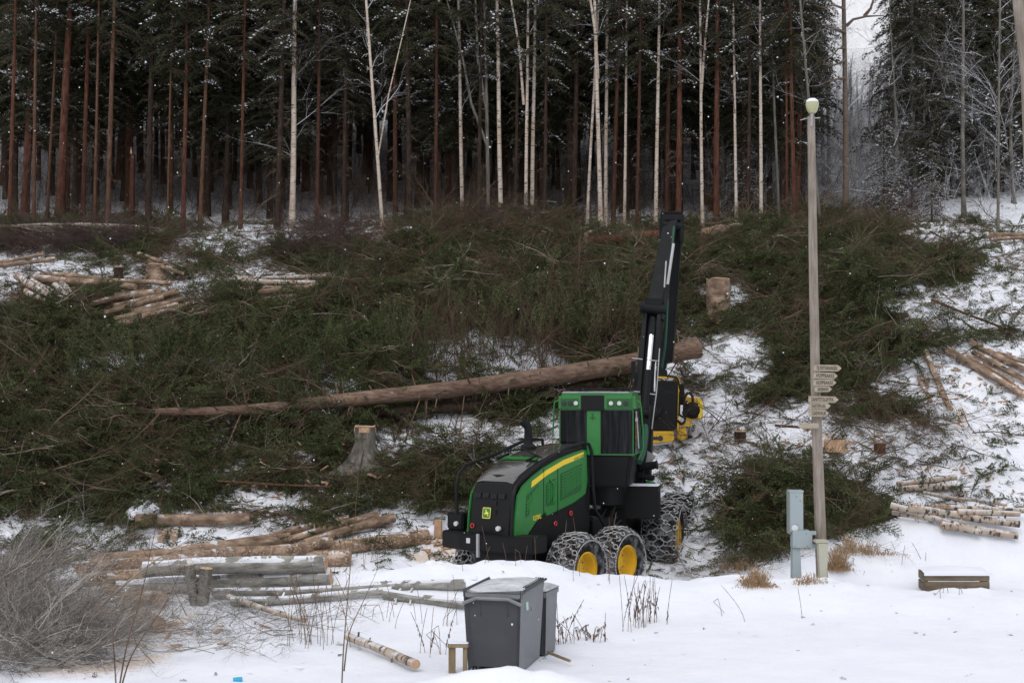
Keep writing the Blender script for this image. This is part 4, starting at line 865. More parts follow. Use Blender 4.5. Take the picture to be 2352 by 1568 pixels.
# right-hand wood: frosted saplings, dark spruces, big crooked birch
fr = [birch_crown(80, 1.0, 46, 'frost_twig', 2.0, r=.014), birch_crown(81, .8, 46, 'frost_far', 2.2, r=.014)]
FT = trunk_mesh('trunk', HT, .10, 'grey_bark', 33, bend=.15, twigs=10, twmat='frost_twig', rt=.1)
GF = 'frosted leafless trees beyond the clearing at right'
g = np.random.default_rng(14)
for i in range(44):
    px = [g.uniform(1850, 2120), g.uniform(1850, 2400), g.uniform(1640, 1850)][0 if i < 24 else 1 if i < 38 else 2]; Yd = g.uniform(56, 88); X = (px - CX) / F * Yd
    if 1935 < px < 2025 and Yd < 75: Yd += 18; X = (px - CX) / F * Yd
    hgt = (g.uniform(.2, .4) if 1915 < px < 2045 else g.uniform(.5, 1.0)); root = empty('frosted_tree', (X, Yd, float(H(X, Yd))), g.random() * 6, label='leafless young tree white with frost beyond the clearing, right of the tall forest', cat='deciduous tree', group=GF)
    root.scale = (1, 1, hgt); link('trunk', FT, root); link('crown', fr[int(Yd > 70)], root)
for i in range(44):
    px = g.uniform(1880, 2400); Yd = g.uniform(88, 120); X = (px - CX) / F * Yd
    root = empty('frosted_tree', (X, Yd, float(H(X, Yd))), g.random() * 6, label='distant frosted tree on the hill behind the right-hand wood', cat='deciduous tree', group='distant frosted trees on the hill')
    root.scale = (1.1, 1.1, g.uniform(.12, .26) if 1900 < px < 2060 else .9); link('trunk', FT, root); link('crown', fr[1], root)
DS = [crown_mesh('crown', HT + .6, 1.3, 2.7, 90, snow=.12, nb=7, dz=.30), crown_mesh('crown', HT + .6, .6, 2.3, 91, snow=.55, nb=6, dz=.32), crown_mesh('crown', 5.5, .2, 1.5, 92, snow=.7, nb=6, dz=.28)]
for px, py, tx, ty, w, ci, lb in [(2100, 485, 2098, 0, 16, 0, 'tall dense dark spruce, left of the two right of the sky gap'), (2172, 490, 2165, 0, 15, 0, 'tall dense dark spruce with grey trunk, right of the two'), (2215, 492, 2213, 0, 13, 1, 'snow-dusted spruce at the foot of the right-hand wood'), (2300, 505, 2297, 0, 13, 1, 'snow-dusted spruce nearest the right edge'), (2372, 500, 2372, 0, 13, 0, 'dark spruce cut by the right edge'), (2250, 480, 2262, 0, 12, 0, 'dark spruce behind the snow-dusted pair')]:
    tree('spruce_tree', px, py, tx, ty, w, TR['dark_bark'] if ci else BTD, DS[ci], lb, 'spruce', 'spruces of the right-hand wood', Y=58 + (px % 7))
for px, py, lb in [(2062, 490, 'small snowy spruce left of the dark pair'), (2030, 475, 'small snowy spruce beside the crooked birch'), (1715, 495, 'small snowy spruce between birches left of the pole'), (2140, 500, 'small snowy spruce below the tall dark pair'), (1680, 470, 'little snowy spruce behind the crooked tan birch')]:
    r0 = tree('young_spruce', px, py, px, 0, 7, TR['dark_bark'], None, lb, 'spruce', 'young snowy spruces', Y=55 + px % 5); r0.scale = (1, 1, .33)
    for ch in list(r0.children): bpy.data.objects.remove(ch)
    m = MB(); m.tube([(0, 0, -.2), (0, 0, 3), (0, 0, 5.4)], [.07, .04, .01], 7); r0.scale = (1, 1, 1); s = .5 + (px % 3) * .15; r0.scale = (s, s, s); m.build('trunk', MT['dark_bark'], r0); link('crown', DS[2], r0)
rb = tree('birch_tree', 1942, 480, 1939, 0, 20, BTD, BC[0], 'big dark-topped birch with crooked limbs in front of the sky gap', 'birch', Y=54)
for ch in rb.children:
    if ch.name.startswith('trunk'): ch.data = ch.data.copy(); ch.data.materials[0] = MT['birch_dark']
qi = rb.rotation_quaternion.inverted()
for i, pl in enumerate([[(1944, 60), (1960, 45), (1990, 38), (2030, 36)], [(1985, 38), (2000, 20), (2006, 0), (2010, -20)], [(1940, 75), (1905, 62), (1880, 50), (1866, 30)], [(1941, 110), (1925, 112), (1912, 130), (1890, 140)], [(1940, 140), (1915, 150), (1885, 148), (1870, 160)], [(1941, 180), (1920, 182), (1895, 190), (1870, 200)], [(1938, 20), (1915, 12), (1890, 18), (1866, 10)]]):
    P = [np.array(qi @ (Vector(at(a_, b_, 53.8 - .15 * j)) - rb.location)) for j, (a_, b_) in enumerate(pl)]; m = MB(); m.tube(P, [.075, .05, .04, .02] if i < 3 else [.05, .035, .025, .012], 6)
    m.build('limb', MT['birch_dark'], rb, smooth=True)
tree('aspen_tree', 1886, 485, 1868, 330, 9, BTD, BC[0], 'leaning slim grey-green trunk right behind the signpost pole', 'aspen', Y=51)
tree('aspen_tree', 1790, 490, 1780, 250, 8, BTD, BC[1], 'slim grey trunk between the white birch and the red trunks by the pole', 'aspen', Y=53)
tree('aspen_tree', 2292, 505, 2296, 250, 8, BTD, BCL, 'leafless brown-stemmed tree in front of the snow-dusted spruces', 'aspen', Y=52)
# fallen birch with pale fanned branches at the upper left
fb = cast(320, 524, .5); fbr = empty('fallen_birch', fb, label='fallen pale birch lying level at upper left with branches fanned downhill', cat='fallen birch')
g = np.random.default_rng(55)
def fbp(px, py, dY=0): return np.array(at(px, py, fb[1] + dY)) - fb
m = MB(); P_0 = np.array([fbp(330, 522, 0), fbp(200, 516, -.1), fbp(90, 516, -.2), fbp(-30, 522, -.3)]); m.tube(P_0, [.07, .065, .05, .04], 8, capmi=1); m.build('trunk', [MT['birch_log'], MT['cut']], fbr, smooth=True)
S = Soup()
for i in range(34):
    x0 = g.uniform(-20, 300); a_ = fbp(x0, 518, g.uniform(-.3, 0)); L = g.uniform(60, 150); y1 = 518 + L * g.uniform(.05, .5); pts = [a_, fbp(x0 + L * .4, 518 + (y1 - 518) * .25, -.5 * g.random()), fbp(x0 + L * .8, 518 + (y1 - 518) * .7, -1.0 * g.random()), fbp(x0 + L * 1.2, y1, -1.4 * g.random())]
    S.segs(pts[:-1], pts[1:], np.array([.028, .020, .013]), np.array([.020, .013, .006]), 0)
    for k in range(5):
        u = g.random(); q = np.array(pts[1]) * (1 - u) + np.array(pts[3]) * u; S.segs([q], [q + (np.array(pts[3]) - pts[1]) * .3 + g.normal(0, .15, 3)], .006, .003, 0)
link('branches', S.mesh('branches', [MT['pale_twig']]), fbr)

g = np.random.default_rng(63)
for i in range(26):
    px = g.uniform(2055, 2470); Yd = g.uniform(60, 84); X = (px - CX) / F * Yd
    root = empty('spruce_tree', (X, Yd, float(H(X, Yd))), g.random() * 6, label='dark spruce standing behind the front trees of the right-hand wood', cat='spruce', group='spruces behind the right-hand wood edge'); root.scale = (1, 1, g.uniform(.85, 1.1))
    t_ = link('trunk', TR['dark_bark'], root); t_.scale = (.7, .7, 1); link('crown', [DS[0], CR[3], CR[0]][i % 3], root)
# frosted thicket between and before the right-hand trees
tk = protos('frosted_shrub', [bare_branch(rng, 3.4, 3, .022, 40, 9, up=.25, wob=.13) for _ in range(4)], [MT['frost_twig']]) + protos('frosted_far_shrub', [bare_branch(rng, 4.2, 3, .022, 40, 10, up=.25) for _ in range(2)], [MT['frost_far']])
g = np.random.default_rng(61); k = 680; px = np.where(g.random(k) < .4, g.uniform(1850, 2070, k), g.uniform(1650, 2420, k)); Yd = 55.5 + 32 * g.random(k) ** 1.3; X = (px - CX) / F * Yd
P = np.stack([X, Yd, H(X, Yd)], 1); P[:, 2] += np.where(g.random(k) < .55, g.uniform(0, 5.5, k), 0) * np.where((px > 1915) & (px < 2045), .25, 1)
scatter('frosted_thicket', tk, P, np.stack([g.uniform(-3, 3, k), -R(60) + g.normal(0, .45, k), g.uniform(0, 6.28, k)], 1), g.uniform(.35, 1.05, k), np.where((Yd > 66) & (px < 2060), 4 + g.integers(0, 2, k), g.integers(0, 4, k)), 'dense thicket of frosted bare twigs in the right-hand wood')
# ------------------------------------------------------------------ forest harvester
def RZ(a): return Matrix.Rotation(R(a), 4, 'Z')
def T(*v): return Matrix.Translation(Vector([float(q) for q in v]))
OR = np.array([0.82, 29.98, -.30])
hv = empty('forest_harvester', OR, label='green and black eight-wheeled forest harvester with yellow rims, snow chains and raised crane', cat='forest harvester')
MR = RZ(-37); MF = T(2.70 - OR[0], 33.87 - OR[1], .2) @ RZ(-17); MC = T(1.96 - OR[0], 31.5 - OR[1], 0) @ RZ(-10)
rg = random.Random(3)
def wheel(M, x, y, rad, wid, side, loc_z=0):
    """side +1: outer face toward +x"""
    w2 = wid / 2; Mw = M @ T(x, y, rad + loc_z) @ Matrix.Scale(side, 4, (1, 0, 0))
    root = bpy.data.objects.new('wheel', None); COL.objects.link(root); root.parent = hv; root.matrix_local = Mw if side > 0 else M @ T(x, y, rad + loc_z) @ RZ(180)
    m = MB(); rr = rad * .5
    prof = [(rr, -w2 * .75), (rad * .62, -w2 * .98), (rad * .86, -w2 * 1.0), (rad * .97, -w2 * .86), (rad, -w2 * .5), (rad * 1.005, 0), (rad, w2 * .5), (rad * .97, w2 * .86), (rad * .86, w2 * 1.0), (rad * .62, w2 * .98), (rr, w2 * .75)]
    m.lathe(prof, 40, 'x')
    for i in range(26):      # tread lugs
        for s in (-1, 1):
            a = 2 * math.pi * (i + (.5 if s > 0 else 0)) / 26; Mx = Matrix.Rotation(a, 4, 'X') @ T(s * w2 * .48, 0, rad + .005) @ RZ(s * 35)
            m.box((0, 0, 0), (w2 * 1.0, .055, .05), 0, Mx)
    m.build('tyre', MT['rubber'], root, smooth=True)
    m = MB(); m.lathe([(rr * 1.0, w2 * .95), (rr * 1.06, w2 * .93), (rr * 1.05, w2 * .84), (rr * .93, w2 * .80), (rr * .88, w2 * .35), (rr * .80, w2 * .12), (rr * .45, w2 * .10), (rr * .42, w2 * .25), (rr * .36, w2 * .30), (.001, w2 * .31)], 36, 'x')
    for i in range(10):
        a = 2 * math.pi * i / 10; m.box((w2 * .14, math.cos(a) * rr * .58, math.sin(a) * rr * .58), (.05, .03, .03), 1)
    m.build('rim', [MT['yellow'], MT['galv']], root, smooth=True)
        # chain net: rings joined by links
    m = MB(); n = 20; R1 = rad + .035
    def pt(u, v):   # u around, v across -1..1
        k = abs(v); rr_ = R1 * (1 if k < .7 else 1 - (k - .7) * .42); xx = w2 * (v * 1.0 if k < .75 else math.copysign(.75 + (k - .75) * 1.3, v) if True else v)
        a = 2 * math.pi * u; return Vector((xx, math.cos(a) * rr_, math.sin(a) * rr_))
    def ring(c, nrm, r, t=.013):
        nrm = nrm.normalized(); a_ = nrm.orthogonal().normalized(); b_ = nrm.cross(a_); P = [c + (a_ * math.cos(q) + b_ * math.sin(q)) * r for q in [2 * math.pi * j / 9 for j in range(10)]]
        m.tube([tuple(p) for p in P], t, 4, cap=False)
    rows = (-.95, -.48, 0, .48, .95)
    for i in range(n):
        for j, v in enumerate(rows):
            u = (i + (.5 if j % 2 else 0)) / n; jx = lambda q, w: .022 * math.sin(q * 7.3 + w * 3.1 + x * 5); u += .004 * math.sin(i * 5.1 + j * 2.3 + y); c = pt(u, v) + Vector((jx(i, j), 0, 0)); nn = Vector((v * .25 + .3 * math.sin(i * 3.7 + j), c.y, c.z)); ring(c, nn, .050)
            if j < len(rows) - 1:
                for du in (-.5, .5):
                    c2 = pt(u + du / n, rows[j + 1]); mid = (c + c2) / 2; d = (c2 - c); 
                    for q in (.32, .5, .68):
                        cc = c + d * q; cc = cc * 1.0 + Vector((0, cc.y, cc.z)).normalized() * .012; dn = d.normalized()
                        m.tube([tuple(cc - dn * .028), tuple(cc + dn * .028)], .017 if q == .5 else .014, 4)
    for v in (-1.12, 1.12):  # side chains
        for i in range(n * 3):
            a = pt(i / (n * 3), v); b_ = pt((i + .8) / (n * 3), v); m.tube([tuple(a), tuple(b_)], .014, 4)
    m.build('tyre_chain', MT['steel'], root)
for x, s in ((1.16, 1), (-1.16, -1)):
    for y in (-.75, .75): wheel(MR, x, y, .68, .56, s)
for x, s in ((1.08, 1), (-1.08, -1)):
    for y in (-.75, 1.08): wheel(MF, x, y, .73, .68, s, .06 if y > 0 else 0)
def P_(name, m, mats, M=MR, bevel=0, smooth=False, parent=None): return m.build(name, mats, parent or hv, bevel=bevel, smooth=smooth, M=M)
# rear frame, bogies, bumper
m = MB(); m.box((.1, -.5, .95), (.8, 3.0, .45)); m.box((0, 0, .72), (2.0, .3, .3)); m.box((.8, 0, .7), (.3, 1.9, .36)); m.box((-.8, 0, .7), (.3, 1.9, .36)); m.box((0, 1.2, .95), (.6, 1.4, .4)); P_('rear_frame', m, MT['black'], bevel=.02)
m = MB()
m.prism([(-.62, -2.3), (.60, -2.3), (1.06, -2.08), (1.06, -1.60), (.60, -1.75), (-.62, -1.75), (-1.22, -1.75), (-1.22, -2.12)], 'xy', 1.08, 1.42); m.box((.28, -2.0, .88), (1.2, .35, .44)); P_('rear_bumper', m, MT['black'], bevel=.025)
m = MB(); m.box((-.98, -1.75, 1.6), (.42, .5, .34)); P_('side_box', m, MT['black'], bevel=.03)
m = MB(); m.box((-.12, -2.32, 1.2), (.055, .05, .46)); P_('tow_bar', m, MT['galv'])
m = MB(); m.box((-.38, -2.305, 1.28), (.09, .012, .10)); P_('small_plate', m, MT['white'])
for (x, z, yy) in ((.30, 1.55, -2.22), (-.92, 1.56, -2.03)):
    m = MB(); m.lathe([(.001, -.025), (.046, -.022), (.052, 0), (.045, .05)], 16, 'y'); o = P_('work_light', m, [MT['white']], MR @ T(x, yy, z)); 
# hood: loft of cross sections
YS = [-2.12, -2.07, -1.98, -1.8, -1.5, -1.1, -.6, -.1, .45]
TOPZ = [1.55, 2.0, 2.40, 2.56, 2.70, 2.84, 2.97, 3.05, 3.10]; HW = [.50, .51, .52, .54, .555, .56, .565, .57, .57]
def sect(y, zt, hw):
    zb = 1.12; n = []; sh = .13
    pts = [(-hw, zb), (-hw * 1.0, zb + (zt - zb) * .5), (-hw * .96, zt - sh), (-hw * .90, zt - sh * .4), (-hw * .80, zt - .02), (-hw * .4, zt + .005), (0, zt + .012)]
    pts = pts + [(-x, z) for x, z in pts[-2::-1]]; return [(x, y, z) for x, z in pts]
m = MB(); SEC = [sect(-2.15, 1.45, .49)] + [sect(a, b_, c_) for a, b_, c_ in zip(YS[1:], TOPZ[1:], HW[1:])]; n = len(SEC[0]); V = [p for s in SEC for p in s]
m.add(V, [(i * n + j, i * n + j + 1, (i + 1) * n + j + 1, (i + 1) * n + j) for i in range(len(SEC) - 1) for j in range(n - 1)], 0)
m.add(SEC[0], [tuple(range(n))], 0); m.add(SEC[-1], [tuple(range(n))[::-1]], 0); P_('hood', m, MT['black'], smooth=True)
# rear door (sloping, slightly proud) and hood top
def rearY(z): return -2.15 - .02 + (z - 1.12) * .135
m = MB(); zz = [1.15, 1.6, 2.0, 2.25, 2.36]; V = []
for z in zz:
    hw = .47 - (z - 1.15) * .03; yv = rearY(z) + (max(0, z - 2.15) * .35)
    for x in (-hw, -hw * .5, 0, hw * .5, hw): V.append((x, yv - .03 * (1 - (x / hw) ** 2), z))
k = 5; m.add(V, [(i * k + j, i * k + j + 1, (i + 1) * k + j + 1, (i + 1) * k + j) for i in range(len(zz) - 1) for j in range(4)]); 
rd = P_('rear_door', m, MT['black'], smooth=True); md = rd.modifiers.new('t', 'SOLIDIFY'); md.thickness = .03
m = MB(); V = []; ys_ = [-1.95, -1.75, -1.45, -1.1, -.6, -.1, .42]; 
for y in ys_:
    zt = np.interp(y, YS, TOPZ) + .022; 
    for x in (-.46, -.3, 0, .3, .46): V.append((x, y, zt - (.035 if abs(x) > .4 else 0)))
m.add(V, [(i * 5 + j, i * 5 + j + 1, (i + 1) * 5 + j + 1, (i + 1) * 5 + j) for i in range(len(ys_) - 1) for j in range(4)]); P_('hood_top', m, MT['hood_top'], smooth=True)
m = MB(); m.box((0, -1.12, 2.875), (.90, .13, .03), rot=Matrix.Rotation(R(14), 4, 'X')); P_('hood_band', m, MT['green'])
for i in range(4):      # louvre groups in the rear door
    m = MB()
    for q in range(7): m.box((-.36 + i * .20 + q * .022 - .03, rearY(2.17) - .028, 2.17), (.010, .03, .10), rot=Matrix.Rotation(R(-8), 4, 'X'))
    P_('louvre', m, MT['lamp_dark'])
for z in (2.03, 1.86):
    m = MB(); m.box((.15, rearY(z) - .04, z), (.035, .03, .10)); P_('door_latch', m, MT['lamp_dark'], bevel=.01)
# emblem: rounded shield, rim and leaping animal
def text_mesh(s, size, name, material, parent, M, ext=.004, align='LEFT', sx=1.0):
    cu = bpy.data.curves.new(name, 'FONT'); cu.body = s; cu.size = size; cu.extrude = ext; cu.align_x = align; cu.resolution_u = 2
    o = bpy.data.objects.new(name, cu); COL.objects.link(o); bpy.context.view_layer.update()
    me = bpy.data.meshes.new_from_object(o.evaluated_get(bpy.context.evaluated_depsgraph_get())); bpy.data.objects.remove(o)
    me.materials.clear(); me.materials.append(material); o = link(name, me, parent); o.matrix_local = M @ Matrix.Scale(sx, 4, (1, 0, 0)); return o
def shield(s): 
    o = []
    for cx, cz in ((-1, -1), (1, -1), (1, 1), (-1, 1)):
        for q in range(5):
            a = math.atan2(cz, cx) - R(45) + R(90) * q / 4 - 0; o.append((cx * .70 * s + math.cos(a) * .26 * s, cz * .78 * s + math.sin(a) * .26 * s))
    return o
ME = MR @ T(-.06, rearY(1.83) - .045, 1.83) @ Matrix.Rotation(R(-8), 4, 'X')
m = MB(); m.prism(shield(.105), 'xz', -.006, 0); e_ = P_('emblem', m, MT['logo_yellow'], ME)
m = MB(); m.prism(shield(.090), 'xz', -.010, -.004); o = m.build('emblem_field', MT['logo_green'], e_, M=ME)
deer = [(-.062, -.018), (-.035, .004), (-.02, .012), (-.022, .05), (-.045, .055), (-.02, .07), (.0, .062), (.004, .03), (.05, .012), (.056, -.012), (.038, -.03), (.062, -.07), (.050, -.072), (.02, -.03), (-.02, -.018), (-.035, -.035), (-.055, -.045), (-.03, -.022)]
m = MB(); m.prism(deer, 'xz', -.014, -.009); m.build('emblem_animal', MT['logo_yellow'], e_, M=ME)
def redmark(M):
    m = MB(); P = [(math.cos(q) * .042, 0, math.sin(q) * .042) for q in [2 * math.pi * i / 14 for i in range(15)]]; m.tube(P, .012, 6, cap=False); m.build('red_ring_mark', MT['red'], hv, M=M)
redmark(MR @ T(-.40, rearY(1.5) - .03, 1.56)); redmark(MR @ T(.612, -.70, 1.55) @ RZ(90)); redmark(MR @ T(.612, -.15, 1.72) @ RZ(90))
# side panels
def side(sg):
    X0, X1 = (.555, .60) if sg > 0 else (-.60, -.555)
    up = [(.46, 3.00), (.30, 3.01), (-.1, 2.95), (-.6, 2.85), (-1.1, 2.70), (-1.5, 2.54), (-1.8, 2.38), (-1.98, 2.18), (-2.06, 1.75), (-2.1, 1.15)]
    lo = [(-1.78, 1.2), (-1.6, 1.42), (-1.35, 1.62), (-1.05, 1.80), (-.98, 1.72), (-.6, 1.80), (.0, 1.93), (.42, 2.08), (.50, 2.35)]
    m = MB(); m.prism(up + lo, 'yz', X0, X1); p = P_('side_panel', m, MT['green'], bevel=.015)
    m = MB(); m.prism([(-2.0, 1.1), (-1.7, 1.22), (-1.55, 1.44), (-1.3, 1.64), (-1.05, 1.82), (-.6, 1.82), (.0, 1.95), (.42, 2.10), (.52, 2.6), (.6, 2.6), (.6, 1.25), (-.6, 1.1)], 'yz', X0 * .985 if sg > 0 else X0, X1 if sg > 0 else X1 * .985)
    P_('lower_side_cover', m, MT['black'], MR @ T(-.02 * sg, 0, 0), bevel=.015)
    xs_ = (X1, X1 + .006) if sg > 0 else (X0 - .006, X0)
    st_ = [(-1.52, 2.33), (-1.0, 2.54), (-.4, 2.72), (.33, 2.86), (.33, 2.965), (-.4, 2.825), (-1.0, 2.65), (-1.5, 2.45)]
    m = MB(); m.prism(st_, 'yz', *xs_); sp_ = m.build('yellow_stripe', MT['stripe'], p, M=MR)
    for yl in (-1.10, -.61):
        m = MB(); m.box((xs_[0] + .001, yl, 2.2), (.014, .014, .95)); m.build('panel_gap', MT['lamp_dark'], p, M=MR)
    def grille(name, poly, nsl):
        m = MB(); m.prism(poly, 'yz', *xs_); gq = m.build(name, MT['dkgreen'], p, M=MR); ys2 = [q[0] for q in poly]; zs2 = [q[1] for q in poly]
        m = MB(); y0, y1 = min(ys2) + .03, max(ys2) - .03
        lo_ = sorted(poly, key=lambda q: q[0]); 
        def zlim(y):
            hits = []
            for (a, b_), (c_, d_) in zip(poly, poly[1:] + poly[:1]):
                if (a - y) * (c_ - y) <= 0 and a != c_: hits.append(b_ + (d_ - b_) * (y - a) / (c_ - a))
            return min(hits) + .03, max(hits) - .03
        for i in range(nsl):
            f0 = (i + .5) / nsl; a0, a1 = zlim(y0); b0_, b1_ = zlim(y1); za = a0 + (a1 - a0) * f0; zb = b0_ + (b1_ - b0_) * f0; h_ = (a1 - a0) / nsl * .3
            m.add([(xs_[1] if sg > 0 else xs_[0], y, z) for y, z in ((y0, za - h_), (y1, zb - h_), (y1, zb + h_), (y0, za + h_))] + [((xs_[1] + .012) if sg > 0 else xs_[0] - .012, y, z) for y, z in ((y0, za - h_ * .5), (y1, zb - h_ * .5), (y1, zb + h_ * .7), (y0, za + h_ * .7))], [(4, 5, 6, 7), (0, 1, 5, 4), (3, 2, 6, 7)])
        for i in range(1, 4):
            yv = y0 + (y1 - y0) * i / 4; a0, a1 = zlim(yv); m.box(((xs_[0] + xs_[1]) / 2 + .008 * sg, yv, (a0 + a1) / 2), (.016, .016, a1 - a0))
        m.build('slats', MT['green'], gq, M=MR)
    grille('large_grille', [(-.52, 2.0), (.24, 2.16), (.28, 2.72), (-.50, 2.56)], 9)
    grille('narrow_grille', [(-1.03, 1.92), (-.72, 1.94), (-.68, 2.48), (-1.02, 2.38)], 7)
    grille('slanted_vent', [(-1.72, 1.75), (-1.60, 1.78), (-1.55, 2.05), (-1.28, 2.30), (-1.28, 2.38), (-1.68, 2.18)], 4)
    m = MB(); xh = X1 + .05 if sg > 0 else X0 - .05; m.tube([(xh, -.84, 2.0), (xh, -.78, 2.1), (xh, -.80, 2.35), (xh - .04 * sg, -.9, 2.46)], .014, 6); m.build('grab_handle', MT['green'], p, M=MR)
    if sg > 0:
        Mt = MR @ T(xs_[1], -.02, 2.795) @ Matrix.Rotation(R(90), 4, 'Z') @ Matrix.Rotation(R(90), 4, 'X') @ Matrix.Rotation(R(11), 4, 'Z'); text_mesh('JOHN DEERE', .085, 'lettering', MT['logo_green'], sp_, sp_.matrix_local @ Mt, sx=.82)
        Mt = MR @ T(xs_[1], -1.48, 1.66) @ Matrix.Rotation(R(90), 4, 'Z') @ Matrix.Rotation(R(90), 4, 'X') @ Matrix.Rotation(R(6), 4, 'Z'); text_mesh('1270G', .135, 'model_number', MT['logo_yellow'], p, Mt, sx=.8)
side(1); side(-1)
# exhaust, rails, wiper-like hood hinge
m = MB(); m.lathe([(.15, 2.90), (.165, 2.93), (.165, 3.08), (.13, 3.12), (.095, 3.14), (.085, 3.2)], 20); m.tube([(0, 0, 3.15), (0, 0, 3.45), (-.02, -.03, 3.53), (-.07, -.08, 3.60)], [.085, .085, .09, .10], 16, cap=False); m.lathe([(.078, 3.2), (.07, 3.4)], 12)
P_('exhaust_stack', m, MT['black'], MR @ T(-.30, -.40, 0), smooth=True)
m = MB(); m.tube([(-.95, -1.95, 1.35), (-.95, -1.98, 2.3), (-.94, -1.93, 2.55), (-.92, -1.75, 2.72), (-.88, -.76, 2.92), (-.80, .0, 3.14), (-.72, .35, 3.2), (-.62, .55, 3.18), (-.60, .58, 2.9)], .036, 8); P_('guard_rail', m, MT['black'], smooth=True)
m = MB(); m.tube([(.56, -2.14, 1.25), (.55, -2.06, 2.15), (.55, -1.98, 2.36), (.56, -1.8, 2.50), (.58, -1.1, 2.82), (.60, -.3, 3.07), (.62, .3, 3.16), (.64, .48, 3.12), (.66, .55, 2.95), (.68, .57, 2.2), (.70, .62, 1.75), (.78, .95, 1.30)], .036, 8); P_('guard_rail', m, MT['black'], smooth=True)
m = MB(); m.tube([(-.62, -1.02, 2.98), (0, -.98, 3.06), (.55, -1.1, 2.90)], .02, 6); m.box((.35, -1.15, 2.88), (.04, .4, .05), rot=Matrix.Rotation(R(12), 4, 'X')); m.box((-.40, -1.15, 2.90), (.04, .4, .05), rot=Matrix.Rotation(R(12), 4, 'X')); P_('hood_hinge', m, MT['black'])
# articulation, steps, hydraulic clutter under the cab
m = MB(); m.box((.1, 1.15, 1.15), (.9, .8, .7)); m.tube([(0.2, .8, 1.5), (.5, 1.3, 1.3), (.55, 1.7, 1.5)], .03, 6); m.tube([(.3, .8, 1.6), (.62, 1.2, 1.2), (.6, 1.7, 1.4)], .025, 6); m.tube([(.1, .7, 1.4), (.4, 1.2, 1.05), (.5, 1.7, 1.2)], .03, 6)
for q in range(6): m.tube([(rg.uniform(-.2, .6), .7, rg.uniform(1.1, 1.7)), (rg.uniform(.2, .7), 1.2, rg.uniform(1.0, 1.5)), (rg.uniform(0, .6), 1.8, rg.uniform(1.1, 1.8))], .02, 5)
P_('centre_joint', m, MT['black'], bevel=0)
m = MB(); m.box((.95, .85, 1.22), (.24, .36, .34)); P_('step_box', m, MT['black'], bevel=.02)
m = MB(); m.box((1.076, .85, 1.22), (.008, .08, .22)); P_('marker_light', m, MT['orange'])
# cab
def cabring(z, wx, wy): return [(-wx, -wy, z), (wx, -wy, z), (wx, wy, z), (-wx, wy, z)]
m = MB(); m.prism([(-.70, -.78), (.74, -.78), (.78, -.6), (.78, .75), (-.78, .75), (-.78, -.6)], 'xy', 2.15, 2.86); 
m.v = [Vector((p.x * (.86 if p.z < 2.5 else 1), p.y * (.88 if p.z < 2.5 else 1), p.z)) for p in m.v]; P_('cab_base', m, MT['black'], MC, bevel=.04)
m = MB(); m.lathe([(.48, 1.75), (.52, 1.95), (.60, 2.15)], 24); P_('cab_turntable', m, MT['black'], MC, smooth=True)
m = MB()
rot_ = None
# frame: corner posts, sill, header with roof
for x, y in ((-.79, -.74), (.77, -.74), (.79, .74), (-.79, .74)): m.box((x, y, 3.33), (.06, .06, 1.0))
m.box((0, -.76, 2.875), (1.60, .06, .05)); m.box((.80, 0, 2.875), (.05, 1.5, .05)); m.box((-.80, 0, 2.875), (.05, 1.5, .05)); m.box((0, .76, 2.875), (1.6, .06, .05))
m.box((-.06, -.785, 3.33), (.30, .06, .96)); P_('cab_frame', m, MT['green'], MC, bevel=.015)
for x0, x1 in ((-.785, -.215), (.095, .775)):
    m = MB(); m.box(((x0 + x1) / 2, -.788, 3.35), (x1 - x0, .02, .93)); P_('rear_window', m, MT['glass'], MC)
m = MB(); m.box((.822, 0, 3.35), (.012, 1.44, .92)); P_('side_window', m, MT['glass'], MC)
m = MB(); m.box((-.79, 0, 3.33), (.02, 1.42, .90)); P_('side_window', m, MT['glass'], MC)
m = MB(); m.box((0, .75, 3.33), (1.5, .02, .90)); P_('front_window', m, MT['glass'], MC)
m = MB(); m.box((0, -.02, 3.99), (1.66, 1.62, .42)); rf = P_('cab_roof', m, MT['green'], MC, bevel=.07)
rf.matrix_local = T(0, 0, 0)
m = MB(); m.box((-.08, -.845, 3.98), (.50, .04, .32)); P_('roof_box', m, MT['black'], MC, bevel=.01)
for x0, x1 in ((-.80, -.36), (.20, .78)):
    m = MB(); m.box(((x0 + x1) / 2, -.836, 3.97), (x1 - x0 - .06, .02, .20)); P_('lamp_recess', m, MT['dkgreen'], MC)
for x, on in ((-.70, 0), (-.56, 0), (-.44, 1), (.32, 1), (.47, 0), (.50, 1), (.64, 0)):
    if x == .47: continue
    m = MB(); m.lathe([(.001, -.012), (.042, -.01), (.048, .0), (.04, .03)], 14, 'y'); P_('roof_lamp', m, MT['white'] if on else MT['lamp_dark'], MC @ T(x, -.862, 3.97))
m = MB(); m.box((-.02, -.1, 4.205), (1.45, 1.35, .03)); P_('roof_top', m, MT['galv'], MC @ T(0, 0, 0), bevel=.01)
m = MB()
for x in (-.62, -.45, -.28, .34, .5, .66): m.box((x, -.1, 4.25), (.10, 1.2, .05))
m.box((0, -.55, 4.27), (1.4, .05, .05)); m.box((0, .4, 4.27), (1.4, .05, .05)); P_('roof_rack', m, MT['black'], MC)
for x, yb in ((.93, -.55), (-.93, -.55)):
    m = MB(); sx_ = 1 if x > 0 else -1; m.tube([(.80 * sx_, -.7, 4.05), (x, yb - .1, 4.0), (x + .02 * sx_, yb - .08, 3.85), (x + .05 * sx_, yb, 3.4), (x + .06 * sx_, yb, 3.0), (x - .05 * sx_, yb, 2.75)], .018, 6); P_('cab_rail', m, MT['green'], MC)
